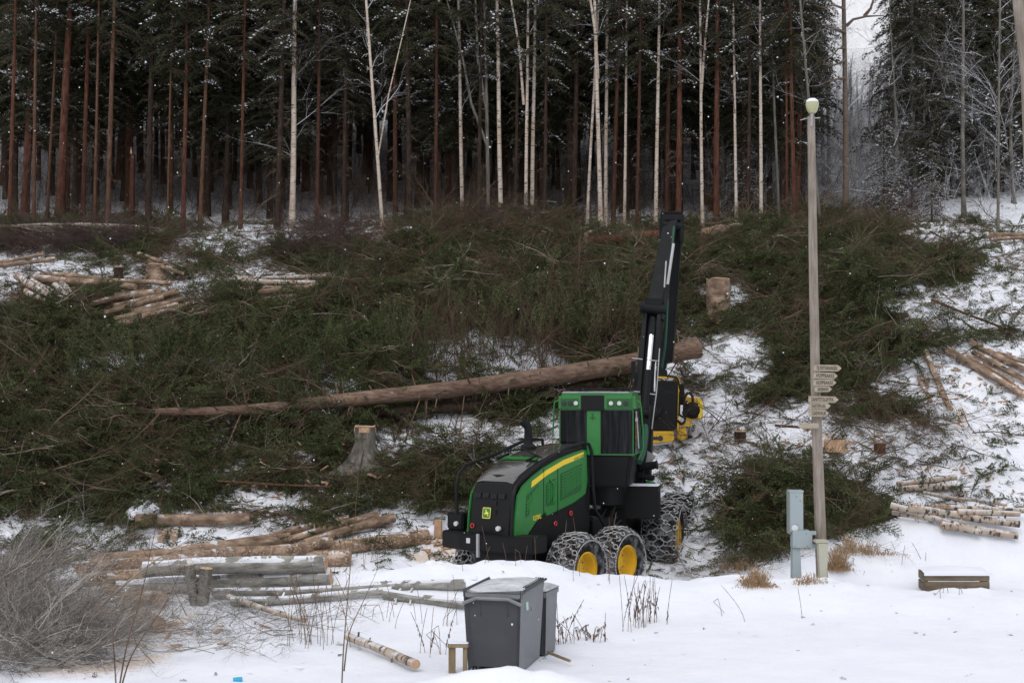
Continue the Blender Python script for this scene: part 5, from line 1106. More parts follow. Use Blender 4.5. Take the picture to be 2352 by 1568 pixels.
m = MB(); m.tube([(.85, -.72, 3.8), (.88, -.70, 3.4), (.90, -.68, 3.0)], .014, 5); m.box((.86, -.72, 3.62), (.05, .04, .08)); P_('window_bar', m, MT['galv'], MC)
m = MB(); m.lathe([(.001, 0), (.02, 0), (.02, .02)], 8, 'y'); P_('green_column_bolt', m, MT['orange'], MC @ T(-.02, -.81, 3.3)); 
m = MB(); m.box((-.08, -.81, 3.68), (.03, .03, .14)); m.box((-.08, -.82, 3.66), (.12, .02, .02)); P_('column_bracket', m, MT['dkgreen'], MC)
# front frame
m = MB(); m.box((0, -.4, 1.15), (.9, 3.6, .5)); m.box((0, 0, .75), (1.6, .3, .3)); m.box((.62, 0, .75), (.25, 1.9, .36)); m.box((-.62, 0, .75), (.25, 1.9, .36)); P_('front_frame', m, MT['black'], MF, bevel=.02)
m = MB(); m.box((.50, -1.75, 1.55), (1.3, .55, .72), rot=RZ(6)); sbx = P_('front_step_box', m, MT['black'], MF, bevel=.02)
m = MB(); m.box((.50, -1.75, 1.925), (1.28, .54, .02), rot=RZ(6)); P_('box_lid', m, MT['snow'], MF)
m = MB(); m.box((.35, -1.1, 2.1), (.45, .5, .5)); m.tube([(.6, -1.2, 2.3), (1.0, -1.2, 2.35)], .09, 10); m.tube([(.6, -1.3, 2.1), (.95, -1.3, 2.05)], .07, 10); P_('crane_base', m, MT['boom'], MF, bevel=.02)
m = MB(); m.box((.28, -1.5, 2.05), (.35, .3, .5)); m.box((.1, -1.5, 2.45), (.5, .2, .1)); P_('crane_bracket', m, MT['green'], MF, bevel=.02)
m = MB(); m.tube([(0.05, -1.9, 2.35), (.06, -1.9, 1.7)], .05, 8); m.tube([(0.05, -1.9, 2.4), (.06, -1.9, 2.1)], .025, 8, 1); P_('levelling_cylinder', m, [MT['black'], MT['chrome']], MF, smooth=True)
m = MB(); m.box((.09, -1.93, 1.78), (.1, .1, .16)); P_('side_marker', m, MT['orange'], MF)
m = MB(); m.prism([(-.1, 0), (.25, .0), (.38, .18), (-.02, .42)], 'xz', -.02, .02); P_('mud_flap', m, MT['galv'], MF @ T(.55, -1.0, 2.35))
# crane ------------------------------------------------------------
def seg_box(m, A, B, wx, wy, mi=0, t=1.0):
    A = Vector(A); B = Vector(B); d = (B - A); L = d.length; Z = d.normalized(); X = Vector((1, -.25, 0)); X = (X - Z * X.dot(Z)).normalized(); Y = Z.cross(X)
    Mx = Matrix.Translation((A + B) / 2) @ Matrix((X, Y, Z)).transposed().to_4x4(); m.box((0, 0, 0), (wx, wy, L), mi, Mx, taper=t)
def L_(px, py, Y): return tuple(Vector(at(px, py, Y)) - Vector(OR))
m = MB(); seg_box(m, L_(1470, 1090, 33.2), L_(1478, 900, 33.6), .50, .34); seg_box(m, L_(1478, 905, 33.6), L_(1505, 712, 34.4), .46, .30); P_('main_boom', m, MT['boom'], Matrix(), bevel=.02)
m = MB(); seg_box(m, L_(1462, 985, 33.2), L_(1484, 715, 34.1), .10, .28); seg_box(m, L_(1492, 985, 33.2), L_(1517, 715, 34.1), .10, .28); P_('boom_side_beams', m, MT['boom'], Matrix(), bevel=.01)
m = MB(); m.tube([L_(1470, 706, 34.0), L_(1529, 712, 34.0)], .13, 14); m.tube([L_(1470, 706, 33.85), L_(1474, 706, 33.85)], .14, 12); m.box(L_(1500, 700, 34.05), (.36, .3, .3)); P_('boom_knuckle', m, MT['boom'], Matrix(), smooth=True)
m = MB(); seg_box(m, L_(1504, 715, 34.5), L_(1543, 505, 35.4), .36, .34, t=.95); P_('inner_boom', m, MT['boom'], Matrix(), bevel=.015)
m = MB(); m.box(L_(1544, 498, 35.4), (.54, .42, .22)); m.tube([L_(1520, 515, 35.3), L_(1568, 520, 35.3)], .12, 12); m.box(L_(1522, 528, 35.4), (.12, .4, .62)); m.box(L_(1564, 530, 35.4), (.10, .4, .62)); bt = P_('boom_tip', m, MT['boom'], Matrix(), bevel=.02)
m = MB(); m.box(L_(1544, 492.5, 35.4), (.52, .42, .02)); P_('tip_snow', m, MT['snow'], Matrix())
m = MB(); seg_box(m, L_(1558, 525, 35.9), L_(1536, 830, 36.6), .20, .26); seg_box(m, L_(1545, 700, 36.6), L_(1520, 845, 36.7), .22, .22); P_('stick_arm', m, MT['boom'], Matrix(), bevel=.015)
m = MB(); m.tube([L_(1533, 655, 34.3), L_(1547, 560, 34.7)], .035, 8, 1); m.tube([L_(1521, 735, 33.9), L_(1533, 655, 34.3)], .055, 8); m.tube([L_(1526, 660, 34.0), L_(1530, 600, 34.3)], .02, 6, 1); P_('slide_cylinder', m, [MT['boom'], MT['galv']], Matrix(), smooth=True)
m = MB(); m.tube([L_(1489, 850, 33.2), L_(1496, 770, 33.6)], .055, 10, 1); m.tube([L_(1478, 985, 32.9), L_(1489, 850, 33.2)], .085, 10); m.tube([L_(1495, 775, 33.6), L_(1499, 730, 33.9)], .07, 8); m.tube([L_(1503, 900, 33.3), L_(1508, 800, 33.7)], .02, 6, 1)
P_('boom_cylinder', m, [MT['boom'], MT['chrome']], Matrix(), smooth=True)
m = MB(); m.tube([L_(1483, 905, 33.1), L_(1484, 860, 33.2), L_(1490, 880, 33.1), L_(1483, 960, 33.0)], .018, 6); m.tube([L_(1497, 985, 33), L_(1508, 900, 33.3), L_(1515, 800, 33.6)], .014, 6); P_('steel_pipe', m, MT['galv'], Matrix())
m = MB(); m.tube([L_(1450, 875, 33.4), L_(1451, 838, 33.4), L_(1468, 823, 33.5)], .012, 5); m.tube([L_(1450, 875, 33.4), L_(1462, 905, 33.4)], .012, 5); m.box(L_(1455, 850, 33.4), (.10, .05, .42)); m.tube([L_(1509, 830, 33.5), L_(1535, 868, 33.6), L_(1520, 880, 33.6)], .012, 5); P_('lamp_bracket', m, MT['boom'], Matrix())
m = MB()
for (x, y, w) in ((1464, 822, 12), (1499, 826, 12), (1458, 897, 12), (1495, 903, 12)): m.tube([L_(x - w, y, 33.1), L_(x + w, y + 3, 33.1)], .015, 6)
P_('hose_clamps', m, MT['galv'], Matrix())
def hose(name, P, r, mt, rings=0):
    P = np.array(P); t = np.linspace(0, len(P) - 1, len(P) * 6); 
    from numpy import interp
    Q_ = np.array([[interp(q, range(len(P)), P[:, k]) for k in range(3)] for q in t]); 
    for _ in range(3): Q_[1:-1] = (Q_[:-2] + Q_[1:-1] * 2 + Q_[2:]) / 4
    m = MB(); rr = np.full(len(Q_), r); 
    if rings: rr = r * (1 + .12 * (np.arange(len(Q_)) % 2))
    m.tube(Q_, rr, 8); return P_(name, m, mt, Matrix(), smooth=not rings)
hose('sleeved_hose', [L_(1482, 968, 33.0), L_(1481, 1005, 32.6), L_(1477, 1035, 32.3), L_(1468, 1060, 32.0)], .075, MT['hose'], 1)
hose('green_hose', [L_(1548, 520, 34.9), L_(1543, 580, 34.7), L_(1540, 600, 34.6)], .025, MT['hose'], 1)
hose('green_hose', [L_(1533, 690, 34.2), L_(1530, 760, 34.2), L_(1527, 800, 34.3), L_(1520, 845, 34.6)], .03, MT['hose'], 1)
hose('black_hose', [L_(1478, 935, 32.9), L_(1470, 1000, 32.7), L_(1464, 1050, 32.6), L_(1455, 1110, 32.4)], .03, MT['black'])
hose('black_hose', [L_(1492, 930, 33), L_(1488, 1000, 32.8), L_(1478, 1070, 32.6), L_(1470, 1120, 32.4)], .04, MT['black'])
m = MB(); m.tube([L_(1465, 945, 32.9), L_(1490, 950, 32.9)], .09, 10); m.box(L_(1480, 1010, 33.0), (.22, .3, 1.0)); m.box(L_(1462, 1085, 32.9), (.4, .5, .5)); P_('crane_pillar', m, MT['boom'], Matrix(), bevel=.02)
m = MB(); m.tube([L_(1495, 1110, 33.4), L_(1450, 1130, 33.2)], .12, 10); m.box(L_(1470, 1130, 33.4), (.7, .5, .5)); P_('crane_foot', m, MT['green'], Matrix(), bevel=.02)
# rotator and harvester head
YH = 36.7
m = MB(); m.tube([L_(1520, 838, YH), L_(1520, 850, YH)], .10, 12); m.tube([L_(1520, 850, YH), L_(1520, 868, YH)], [.14, .15], 14); P_('rotator', m, MT['black'], Matrix(), smooth=True)
hd = bpy.data.objects.new('harvester_head', None); COL.objects.link(hd); hd.parent = hv; hd.location = L_(1522, 940, YH)
o0 = Vector(at(1522, 940, YH))
def K(px, py, dy=0): return tuple(Vector(at(px, py, YH + dy)) - o0)
def KP(name, m, mt, **k): return m.build(name, mt, hd, **k)
def poly3(pts, y0, y1): # polygon by seen points, given depth range
    V0 = [K(px, py, y0) for px, py in pts]; V1 = [(p[0], p[1] + (y1 - y0), p[2]) for p in V0]; n = len(pts)
    m = MB(); m.add(V0 + V1, [tuple(range(n)), tuple(range(n, 2 * n))[::-1]] + [(i, (i + 1) % n, n + (i + 1) % n, n + i) for i in range(n)]); return m
KP('head_cover', poly3([(1490, 882), (1496, 874), (1550, 874), (1556, 882), (1555, 965), (1550, 990), (1499, 990), (1490, 975)], -.25, .45), MT['black'], bevel=.025)
KP('head_top_bar', poly3([(1488, 864), (1552, 863), (1561, 869), (1563, 878), (1557, 878), (1552, 869), (1520, 869), (1490, 867)], -.15, .35), MT['yellow'], bevel=.01)
KP('head_side_arm', poly3([(1558, 874), (1563, 878), (1561, 920), (1559, 990), (1555, 990), (1557, 930)], -.2, .2), MT['yellow'], bevel=.01)
KP('head_bottom_plate', poly3([(1478, 1022), (1482, 1006), (1488, 984), (1494, 984), (1496, 990), (1547, 990), (1549, 1010), (1544, 1014), (1510, 1017)], -.3, .1), MT['yellow'], bevel=.01)
m = MB()
for px in (1501, 1508, 1517): m.lathe([(.001, 0), (.05 if px < 1515 else .07, 0), (.05, .01)], 10, 'y', M=T(*K(px, 1006, -.315)))
KP('plate_holes', m, MT['lamp_dark'])
KP('saw_bar_edge', poly3([(1480, 1022), (1510, 1018), (1545, 1014), (1544, 1018), (1500, 1024), (1478, 1027)], -.32, .3), MT['galv'])
m = MB(); Mx = T(*K(1590, 943, 0)); m.tube([tuple(Vector(K(1574, 941, .3))), tuple(Vector(K(1598, 941, .3))), tuple(Vector(K(1612, 941, .3)))], [.22, .27, .24], 12); KP('feed_roller', m, MT['yellow'])
m = MB(); m.tube([K(1570, 944, -.05), K(1584, 944, -.05)], [.18, .16], 14); KP('roller_motor', m, MT['black'])
KP('roller_frame', poly3([(1572, 908), (1580, 912), (1600, 912), (1612, 922), (1615, 945), (1610, 962), (1598, 960), (1590, 968), (1574, 966)], -.1, .25), MT['yellow'], bevel=.02)
m = MB(); m.lathe([(.001, -.05), (.12, -.05), (.19, -.02), (.22, .02), (.22, .1)], 16, 'y'); KP('motor_face', m, MT['black'], M=T(*K(1591, 942, -.14)))
KP('roller_teeth', poly3([(1604, 918), (1608, 914), (1614, 925), (1615, 945), (1611, 960), (1604, 962)], -.16, -.08), MT['stripe'], bevel=.005)
KP('valve_block', poly3([(1563, 880), (1572, 884), (1574, 930), (1563, 930)], -.1, .3), MT['black'], bevel=.02)
KP('delimb_knife', poly3([(1556, 985), (1575, 980), (1580, 1004), (1566, 1012), (1556, 1006)], -.1, .1), MT['yellow'], bevel=.01)
KP('lower_bracket', poly3([(1560, 968), (1590, 970), (1590, 978), (1560, 980)], -.15, .1), MT['yellow'])
KP('knife_tip', poly3([(1572, 998), (1592, 1000), (1590, 1006), (1574, 1008)], -.05, .05), MT['boom'])
def khose(P, r=.03):
    P = np.array([K(*p) for p in P]); t = np.linspace(0, len(P) - 1, len(P) * 5); Q_ = np.array([[np.interp(q, range(len(P)), P[:, k]) for k in range(3)] for q in t])
    for _ in range(3): Q_[1:-1] = (Q_[:-2] + Q_[1:-1] * 2 + Q_[2:]) / 4
    m = MB(); m.tube(Q_, r, 7); KP('head_hose', m, MT['black'], smooth=True)
for i in range(4): khose([(1503 + i * 5, 935, -.28), (1504 + i * 4, 948, -.36), (1497 + i * 3, 958, -.36), (1492, 955, -.3)], .025)
khose([(1572, 945, -.2), (1571, 915, -.25), (1580, 900, -.25), (1591, 908, -.25), (1592, 935, -.2)], .035)
khose([(1490, 862, -.1), (1530, 862, -.15), (1556, 866, -.2), (1562, 890, -.2), (1560, 950, -.2)], .025)
khose([(1558, 950, -.2), (1568, 958, -.25), (1576, 948, -.2), (1578, 920, -.2)], .03)
khose([(1556, 965, -.2), (1566, 975, -.2), (1575, 965, -.2), (1568, 945, -.2)], .03)

# ------------------------------------------------------------------ lamp post with signs
pb = cast(1888, 1335); Yp = 27.6; pb = at(1889, 1338, Yp); pb[2] = min(pb[2], H(pb[0], Yp)) - .1
pr = empty('lamp_post', pb, label='weathered wooden lamp post with a snow-capped round lamp on top', cat='lamp post')
def LP(px, py, Y=Yp): return np.array(at(px, py, Y)) - pb
m = MB(); P = [LP(x, y) for x, y in ((1889, 1345), (1882, 1150), (1873, 880), (1868, 620), (1863, 268))]; m.tube(P, [13.2 * Yp / F, 12.6 * Yp / F, 11 * Yp / F, 10.2 * Yp / F, 8.6 * Yp / F], 14, 0, noise=.012); m.build('post', MT['pole_wood'], pr, smooth=True)
m = MB(); m.tube([LP(1864, 284, Yp - .09), LP(1865, 262, Yp - .09)], [.015, .02], 8); m.tube([LP(1864, 290, Yp - .1), LP(1865, 262, Yp - .05)], .022, 8); m.tube([LP(1846, 273), LP(1884, 271)], .012, 6); m.tube([LP(1838, 276), LP(1856, 272)], .01, 6); m.build('lamp_bracket', MT['galv'], pr)
m = MB(); s = Yp / F; c0 = LP(1865.5, 244); prof = [(4, -17.5), (8, -16.5), (12, -10), (14.5, -2), (15.2, 5), (14.4, 9.5)]; m.lathe([(a * s, b_ * s) for a, b_ in prof], 24, M=T(*c0)); m.build('lamp_globe', MT['globe'], pr, smooth=True)
m = MB(); m.lathe([(a * s, b_ * s) for a, b_ in [(14.6, 8.5), (13.6, 12), (11, 15), (7, 17.5), (.05, 18.5)]], 24, M=T(*c0)); m.build('snow_cap', MT['snow'], pr, smooth=True)
m = MB(); m.lathe([(a * s, b_ * s) for a, b_ in [(4.2, -17.5), (4.5, -20), (3, -25)]], 12, M=T(*c0)); m.build('lamp_neck', MT['galv'], pr, smooth=True)
GS = 'wooden arrow signs on the lamp post'
def sign(x0, x1, yt, yb, tilt, text, label, left=False, Ys=None):
    Y = Yp - .19; s = Y / F; w = (x1 - x0) * s; h = (yb - yt) * s; c = at(x0, (yt + yb) / 2, Y); tip = h * .55
    pts = [(0, -h / 2), (w - tip, -h / 2), (w, 0), (w - tip, h / 2), (0, h / 2)] if not left else [(0, 0), (tip, -h / 2), (w, -h / 2), (w, h / 2), (tip, h / 2)]
    root = empty('arrow_sign', c, label=label, cat='sign', group=GS); root.rotation_euler = (0, R(tilt), 0)
    m = MB(); m.prism(pts, 'xz', -.015, .015); o = m.build('board', MT['sign_wood'], root, bevel=.003)
    text_mesh(text, h * .82, 'lettering', MT['ink'], root, T(.05 if not left else w * .45, -.018, -h * .28) @ Matrix.Rotation(R(90), 4, 'X'), ext=.003, sx=max(.3, min(1.1, (w - tip - .06) / (len(text) * h * .82 * .60)))) if text else None
    m = MB(); m.box((.10 if not left else w - .10, .05, 0), (.05, .07, h * .6)); m.build('fixing', MT['galv'], root)
sign(1869, 1933, 837, 852, 1, 'TIL PUTTARVANGEN', 'top arrow sign, the longest of the upper four, pointing right')
sign(1868, 1924, 854, 869, 2, 'HOPPBAKKE', 'second arrow sign from the top, pointing right')
sign(1868, 1921, 871, 886, 0, 'HOPPBAKKE', 'third arrow sign from the top, pointing right')
sign(1871, 1911, 883 + 4, 898 + 2, 0, 'AKEBAKKE', 'fourth arrow sign from the top, shortest of the upper four')
sign(1857, 1926, 909, 924, 1, 'SANITETSLØYPA', 'yellowish long arrow sign, top one of the lower three')
sign(1858, 1908, 925, 939, 0, 'RASTEPLASS', 'arrow sign under the long yellowish one')
sign(1858, 1904, 940, 956, 1, 'GAPAHUK', 'lowest right-pointing arrow sign')
sign(1832, 1880, 972, 984, -1, '', 'lowest arrow sign of all, pointing left', left=True)
# second pole at the right edge
p0 = at(2380, 560, 24); p0 = np.array([at(2400, 1300, 26)[0], 26, H(at(2400, 1300, 26)[0], 26)]); up = empty('utility_pole', p0, label='smooth grey wooden pole leaning in at the top right corner', cat='utility pole')
m = MB(); q = [np.array(at(x, y, 26)) - p0 for x, y in ((2400, 1300), (2362, 180), (2341, 0), (2325, -130))]; m.tube(q, [.15, .13, .12, .115], 16); m.build('pole', MT['pole_wood'], up, smooth=True)

# ------------------------------------------------------------------ cabinets
Yc = 27.4
def seen_box(m, x0, x1, y0, y1, Y, dep, mi=0):
    a = at(x0, y1, Y); b_ = at(x1, y0, Y); m.box(((a[0] + b_[0]) / 2, Y + dep / 2, (a[2] + b_[2]) / 2), (b_[0] - a[0], dep, b_[2] - a[2]), mi); return m
eb = empty('meter_cabinet', (at(1830, 1330, Yc)[0], Yc, at(1830, 1330, Yc)[2]), label='blue-grey metal electricity meter cabinet strapped to the lamp post', cat='meter cabinet'); Te = T(*[-q for q in eb.location])
eb.rotation_euler = (0, 0, 0)
def EB(name, m, mt, **k): return m.build(name, mt, eb, M=Te, **k)
EB('upper_housing', seen_box(MB(), 1815, 1845, 1128, 1222, Yc, .22), MT['cabinet'], bevel=.008)
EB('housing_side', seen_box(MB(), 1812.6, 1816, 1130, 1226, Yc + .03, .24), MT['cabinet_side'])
EB('lower_box', seen_box(MB(), 1821, 1861, 1218, 1258, Yc - .06, .25), MT['cabinet'], bevel=.008)
m = seen_box(MB(), 1861, 1875, 1219, 1228, Yc - .03, .05); seen_box(m, 1861, 1877, 1249, 1258, Yc - .03, .05); seen_box(m, 1858, 1866, 1219, 1258, Yc - .05, .05); EB('pole_clamp', m, MT['cabinet'], bevel=.004)
m = MB(); a = [at(x, y, Yc) for x, y in ((1821, 1258), (1838, 1258), (1842, 1335), (1820, 1335))]; m.add([tuple(q) for q in a] + [(q[0], q[1] + .2, q[2]) for q in a], [(0, 1, 2, 3), (4, 5, 6, 7), (0, 1, 5, 4), (1, 2, 6, 5), (2, 3, 7, 6), (3, 0, 4, 7)]); EB('cabinet_leg', m, MT['cabinet'], bevel=.006)
EB('housing_cap', seen_box(MB(), 1813, 1846, 1126, 1130, Yc - .01, .25), MT['cabinet'])
m = MB(); c = at(1825.5, 1212, Yc - .012); m.lathe([(.001, -.02), (.062, -.018), (.066, 0)], 20, 'y', M=T(*c)); EB('round_meter', m, MT['white'])
m = MB()
for x, y in ((1829, 1140), (1838, 1150), (1830, 1205), (1852, 1225), (1826, 1254), (1855, 1254)): c = at(x, y, Yc - .07 if y > 1218 else Yc - .01); m.box(tuple(c), (.012, .012, .012))
EB('screws', m, MT['lamp_dark'])
EB('pale_label', seen_box(MB(), 1840, 1843.5, 1133, 1148, Yc - .004, .01), MT['beige'])
Yk = 27.1; a = at(1888, 1336, Yk); cc_ = empty('cable_cabinet', a, label='low beige plastic cable cabinet in front of the lamp post', cat='cable cabinet'); Tk = T(*(-a))
m = MB(); m.box((0, 0, 0), (.01, .01, .01)); m = MB(); V = []
for (yy, x0, x1, dx) in ((1244, 1875, 1903, 5), (1336, 1880, 1899, 4)):
    p = [at(x0, yy, Yk + .12), at(x0 + dx, yy, Yk), at(x1, yy, Yk), at(x1, yy, Yk + .2), at(x0, yy, Yk + .25)]; V += [tuple(q) for q in p]
m.add(V, [(0, 1, 2, 3, 4), (9, 8, 7, 6, 5)] + [(i, (i + 1) % 5, 5 + (i + 1) % 5, 5 + i) for i in range(5)]); m.build('body', MT['beige'], cc_, M=Tk, bevel=.006)
seen_box(MB(), 1874, 1904, 1241, 1247, Yk - .01, .28).build('cap', MT['beige'], cc_, M=Tk, bevel=.01)

# ------------------------------------------------------------------ waste bins
def build_bin(name, M, w, d, h, label, big=True):
    """w: width across (x), d: depth (y), front faces -y; tapers downward"""
    root = bpy.data.objects.new(name, None); COL.objects.link(root); root.matrix_world = M; tag(root, label, 'waste bin')
    def ring(z, k, x=0): return [(-w / 2 * k, -d / 2 * k, z), (w / 2 * k, -d / 2 * k, z), (w / 2 * k, d / 2 * k, z), (-w / 2 * k, d / 2 * k, z)]
    zb = .13 if big else .05; zt = h - .07
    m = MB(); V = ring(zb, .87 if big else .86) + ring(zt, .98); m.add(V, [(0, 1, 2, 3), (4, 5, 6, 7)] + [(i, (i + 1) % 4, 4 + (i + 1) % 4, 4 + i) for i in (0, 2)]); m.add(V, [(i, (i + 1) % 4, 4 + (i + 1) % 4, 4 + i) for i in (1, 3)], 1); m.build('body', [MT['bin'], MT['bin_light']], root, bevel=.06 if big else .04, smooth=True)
    m = MB(); m.box((0, 0, zt - .02), (w * 1.02, d * 1.04, .10)); m.build('top_rim', MT['bin_light'], root, bevel=.02)
    if big:
        for xx in (-w * .23, w * .23):
            m = MB(); m.box((xx, -d / 2 * .97 + .02, zt - .20), (.03, .04, .24)); m.build('rib', MT['bin'], root, bevel=.006)
        m = MB(); m.tube([(-w * .5, -d / 2 - .04, zt - .14), (-w * .27, -d / 2 - .05, zt - .06), (w * .27, -d / 2 - .05, zt - .06), (w * .5, -d / 2 - .04, zt - .14)], .028, 6); m.build('lifting_lip', MT['bin_light'], root)
    # lid: shallow dome
    V = []; nx_, ny_ = 9, 7
    for i in range(nx_):
        for j in range(ny_):
            u, v = i / (nx_ - 1) * 2 - 1, j / (ny_ - 1) * 2 - 1; cn = .96 if abs(u) > .9 and abs(v) > .9 else 1; V.append((u * w * .53 * cn, v * d * .535 * cn, zt + .035 + .07 * (1 - u ** 4) * (1 - v ** 4) + (.03 if big else .0) * u))
    k = len(V); V += [(x, y, zt + .02) for x, y, z in V]
    Fs = [(i * ny_ + j, (i + 1) * ny_ + j, (i + 1) * ny_ + j + 1, i * ny_ + j + 1) for i in range(nx_ - 1) for j in range(ny_ - 1)]
    bord = [j for j in range(ny_)] + [i * ny_ + ny_ - 1 for i in range(1, nx_)] + [(nx_ - 1) * ny_ + j for j in range(ny_ - 2, -1, -1)] + [i * ny_ for i in range(nx_ - 2, 0, -1)]
    Fs += [(bord[i], bord[(i + 1) % len(bord)], k + bord[(i + 1) % len(bord)], k + bord[i]) for i in range(len(bord))]
    m = MB(); m.add(V, Fs); m.build('lid', MT['lid'], root, smooth=True)
    m = MB()
    for q in range(4): m.box((w * .38 + q * .035 if big else -w * .3 + q * w * .2, d * .05 if big else -d / 2, zt + .07), (.015, d * .85 if big else .03, .035))
    m.tube([(w * .54, -d * .5, zt + .06), (w * .54, d * .5, zt + .06)] if big else [(-w * .4, -d * .56, zt), (w * .4, -d * .56, zt)], .02, 8); m.build('hinge_bar', MT['bin'], root)
    for xx, yy in (((-.36 * w, -.34 * d), (.36 * w, -.34 * d), (.36 * w, .34 * d), (-.36 * w, .34 * d)) if big else ((-.3 * w, .4 * d), (.3 * w, .4 * d))):
        wr = bpy.data.objects.new('castor', None); COL.objects.link(wr); wr.parent = root; wr.location = (xx, yy, 0)
        m = MB(); m.lathe([(.02, -.025), (.085, -.025), (.09, -.01), (.09, .01), (.085, .025), (.02, .025)], 18, 'x', M=T(0, 0, .08)); m.build('tyre', MT['rubber'], wr, smooth=True)
        m = MB(); m.prism([(-.07, .2), (.07, .2), (.05, .08), (-.03, .06)], 'yz', -.045, -.035); m.prism([(-.07, .2), (.07, .2), (.05, .08), (-.03, .06)], 'yz', .035, .045); m.box((0, 0, .19), (.11, .13, .02)); m.build('fork', MT['galv'], wr)
    return root
bz = float(H(.19, 20.3)) ; wb = at(1162, 1540, 20.35)
bigM = T(wb[0] - .02, 20.75, wb[2] - .05) @ RZ(-15)
b1_ = build_bin('waste_bin', bigM, .86, 1.25, 1.24, 'large dark grey four-wheeled waste bin with snow-dusted lid')
m = MB(); m.box((.424, -.30, .92), (.01, .11, .13)); 
stk = m.build('sticker', MT['sticker'], b1_); stk.matrix_local = RZ(0) @ Matrix.Rotation(R(-4.5), 4, 'Y') @ T(.065, 0, 0.02)
text_mesh('6', .09, 'sticker_digit', MT['logo_green'], b1_, T(.478, -.33, .90) @ RZ(90) @ Matrix.Rotation(R(90), 4, 'X'))
b2_ = build_bin('waste_bin', T(wb[0] + .47, 21.7, wb[2] - .06) @ RZ(-20), .48, .62, 1.08, 'smaller grey wheeled bin half hidden behind the large one', False)
# wooden post frame beside the bin
a = at(1040, 1548, 20.2); wf = empty('wooden_frame', a, label='small snow-topped wooden frame of two posts left of the large bin', cat='wooden frame'); Tw = T(*(-a))
for x0, x1 in ((1030, 1046), (1063, 1073)): seen_box(MB(), x0, x1, 1487, 1550, 20.2, .09).build('post', MT['post_wood'], wf, M=Tw, bevel=.004)
seen_box(MB(), 1028, 1076, 1479, 1487, 20.15, .16).build('top_rail', MT['post_wood'], wf, M=Tw, bevel=.004)
m = seen_box(MB(), 1029, 1076, 1475.5, 1479.5, 20.16, .15); m.build('snow_cap', MT['snow'], wf, M=Tw, bevel=.012)
place_log((1258, 1497), (1310, 1517), 7, 'post_wood', 'short weathered board end lying on snow right of the bins', None, .03, .0, knots=0, cat='board', name='board')

# raised planter frame of planks
Yb = 28.2; a = at(2125, 1360, Yb); fr_ = empty('plank_frame', a, label='low square box of mossy planks filled with snow', cat='plank box'); s = Yb / F
W_, D_ = 147 * s, 1.15; Mx = RZ(0)
def PB(name, m, mt, **k): return m.build(name, mt, fr_, M=Mx, **k)
for i, z in enumerate((.10, .26)): 
    m = MB(); m.box((W_ / 2, 0, z + .04), (W_, .04, .145)); PB('plank', m, MT['plank'], bevel=.006)
m = MB(); m.box((W_ / 2, 0, .03), (W_, .04, .08)); PB('plank', m, MT['plank'], bevel=.006)
for z in (.06, .26):
    m = MB(); m.box((.06, .40, z + .02), (.04, .82, .17), rot=RZ(-8)); PB('side_plank', m, MT['plank'], bevel=.006); m = MB(); m.box((W_ + .03, .40, z + .02), (.04, .82, .17), rot=RZ(-8)); PB('side_plank', m, MT['plank'], bevel=.006)
m = MB(); m.box((.03, .05, .17), (.07, .06, .38)); PB('corner_post', m, MT['post_wood'], bevel=.005); m = MB(); m.box((W_ - .03, .05, .17), (.07, .06, .36)); PB('corner_post', m, MT['post_wood'], bevel=.005)
V = []; n1, n2 = 12, 9
for i in range(n1):
    for j in range(n2):
        u, v = i / (n1 - 1), j / (n2 - 1); V.append((-.03 + u * (W_ + .07) + v * .10, -.05 + v * .92, .40 + .05 * math.sin(u * 3.14) * math.sin(v * 3.14) + .02 * math.sin(u * 9 + v * 5) * math.sin(v * 3.1) - .015 * (i in (0, n1 - 1) or j == 0)))
m = MB(); m.add(V, [(i * n2 + j, (i + 1) * n2 + j, (i + 1) * n2 + j + 1, i * n2 + j + 1) for i in range(n1 - 1) for j in range(n2 - 1)])
sv = [V[i * n2] for i in range(n1)]; m.add(sv + [(x, y, z - .05) for x, y, z in sv], [(i, i + 1, n1 + i + 1, n1 + i) for i in range(n1 - 1)]); PB('snow_fill', m, MT['snow'], smooth=True)

# ------------------------------------------------------------------ dry weeds, grass, sapling, snow lumps, small litter
GW = 'dry weed clumps on the foreground snow'
def weed_clump(px, py, n, hgt, label, spread=.25, heads=True, seed=0, bent=.3, cat='dry weed'):
    g = np.random.default_rng(seed); b_ = cast(px, py); S = Soup()
    for i in range(n):
        o = np.array([g.normal(0, spread), g.normal(0, spread * .5), -.03]); h_ = hgt * g.uniform(.5, 1.1); lean = g.normal(0, .22, 2); P = [o + np.array([lean[0] * h_ * t ** 1.5, lean[1] * h_ * t, h_ * t]) for t in np.linspace(0, 1, 6)]
        if g.random() < bent: P = P[:4] + [P[3] + np.array([.15 * h_ * g.choice([-1, 1]), 0, -.10 * h_]), P[3] + np.array([.2 * h_ * g.choice([-1, 1]), 0, -.45 * h_])]
        S.segs(P[:-1], P[1:], .006, .004, 0)
        if heads and g.random() < .75:
            u = g.uniform(.35, .8); k = int(u * 5); c_ = P[k]; d = P[min(5, k + 1)] - P[k]; q = 26
            pp = c_ + d * (g.random((q, 1)) * 2.4 - .8) + g.normal(0, .006, (q, 3)); tt = pp + g.normal(0, .010, (q, 3)) + np.array([0, 0, -.05]); wv = g.normal(0, .006, (q, 3)); S.tris(np.stack([pp - wv, pp + wv, tt], 1), 0)
    return tag(link('dry_weed', S.mesh('dry_weed', [MT['weed']]), None, b_), label, cat, GW)
weed_clump(1305, 1478, 9, .75, 'dry brown weed clump nearest right of the waste bins', .16, seed=1)
weed_clump(1345, 1470, 14, .45, 'low bent weed clump just right of the nearest one', .16, seed=2, bent=.7)
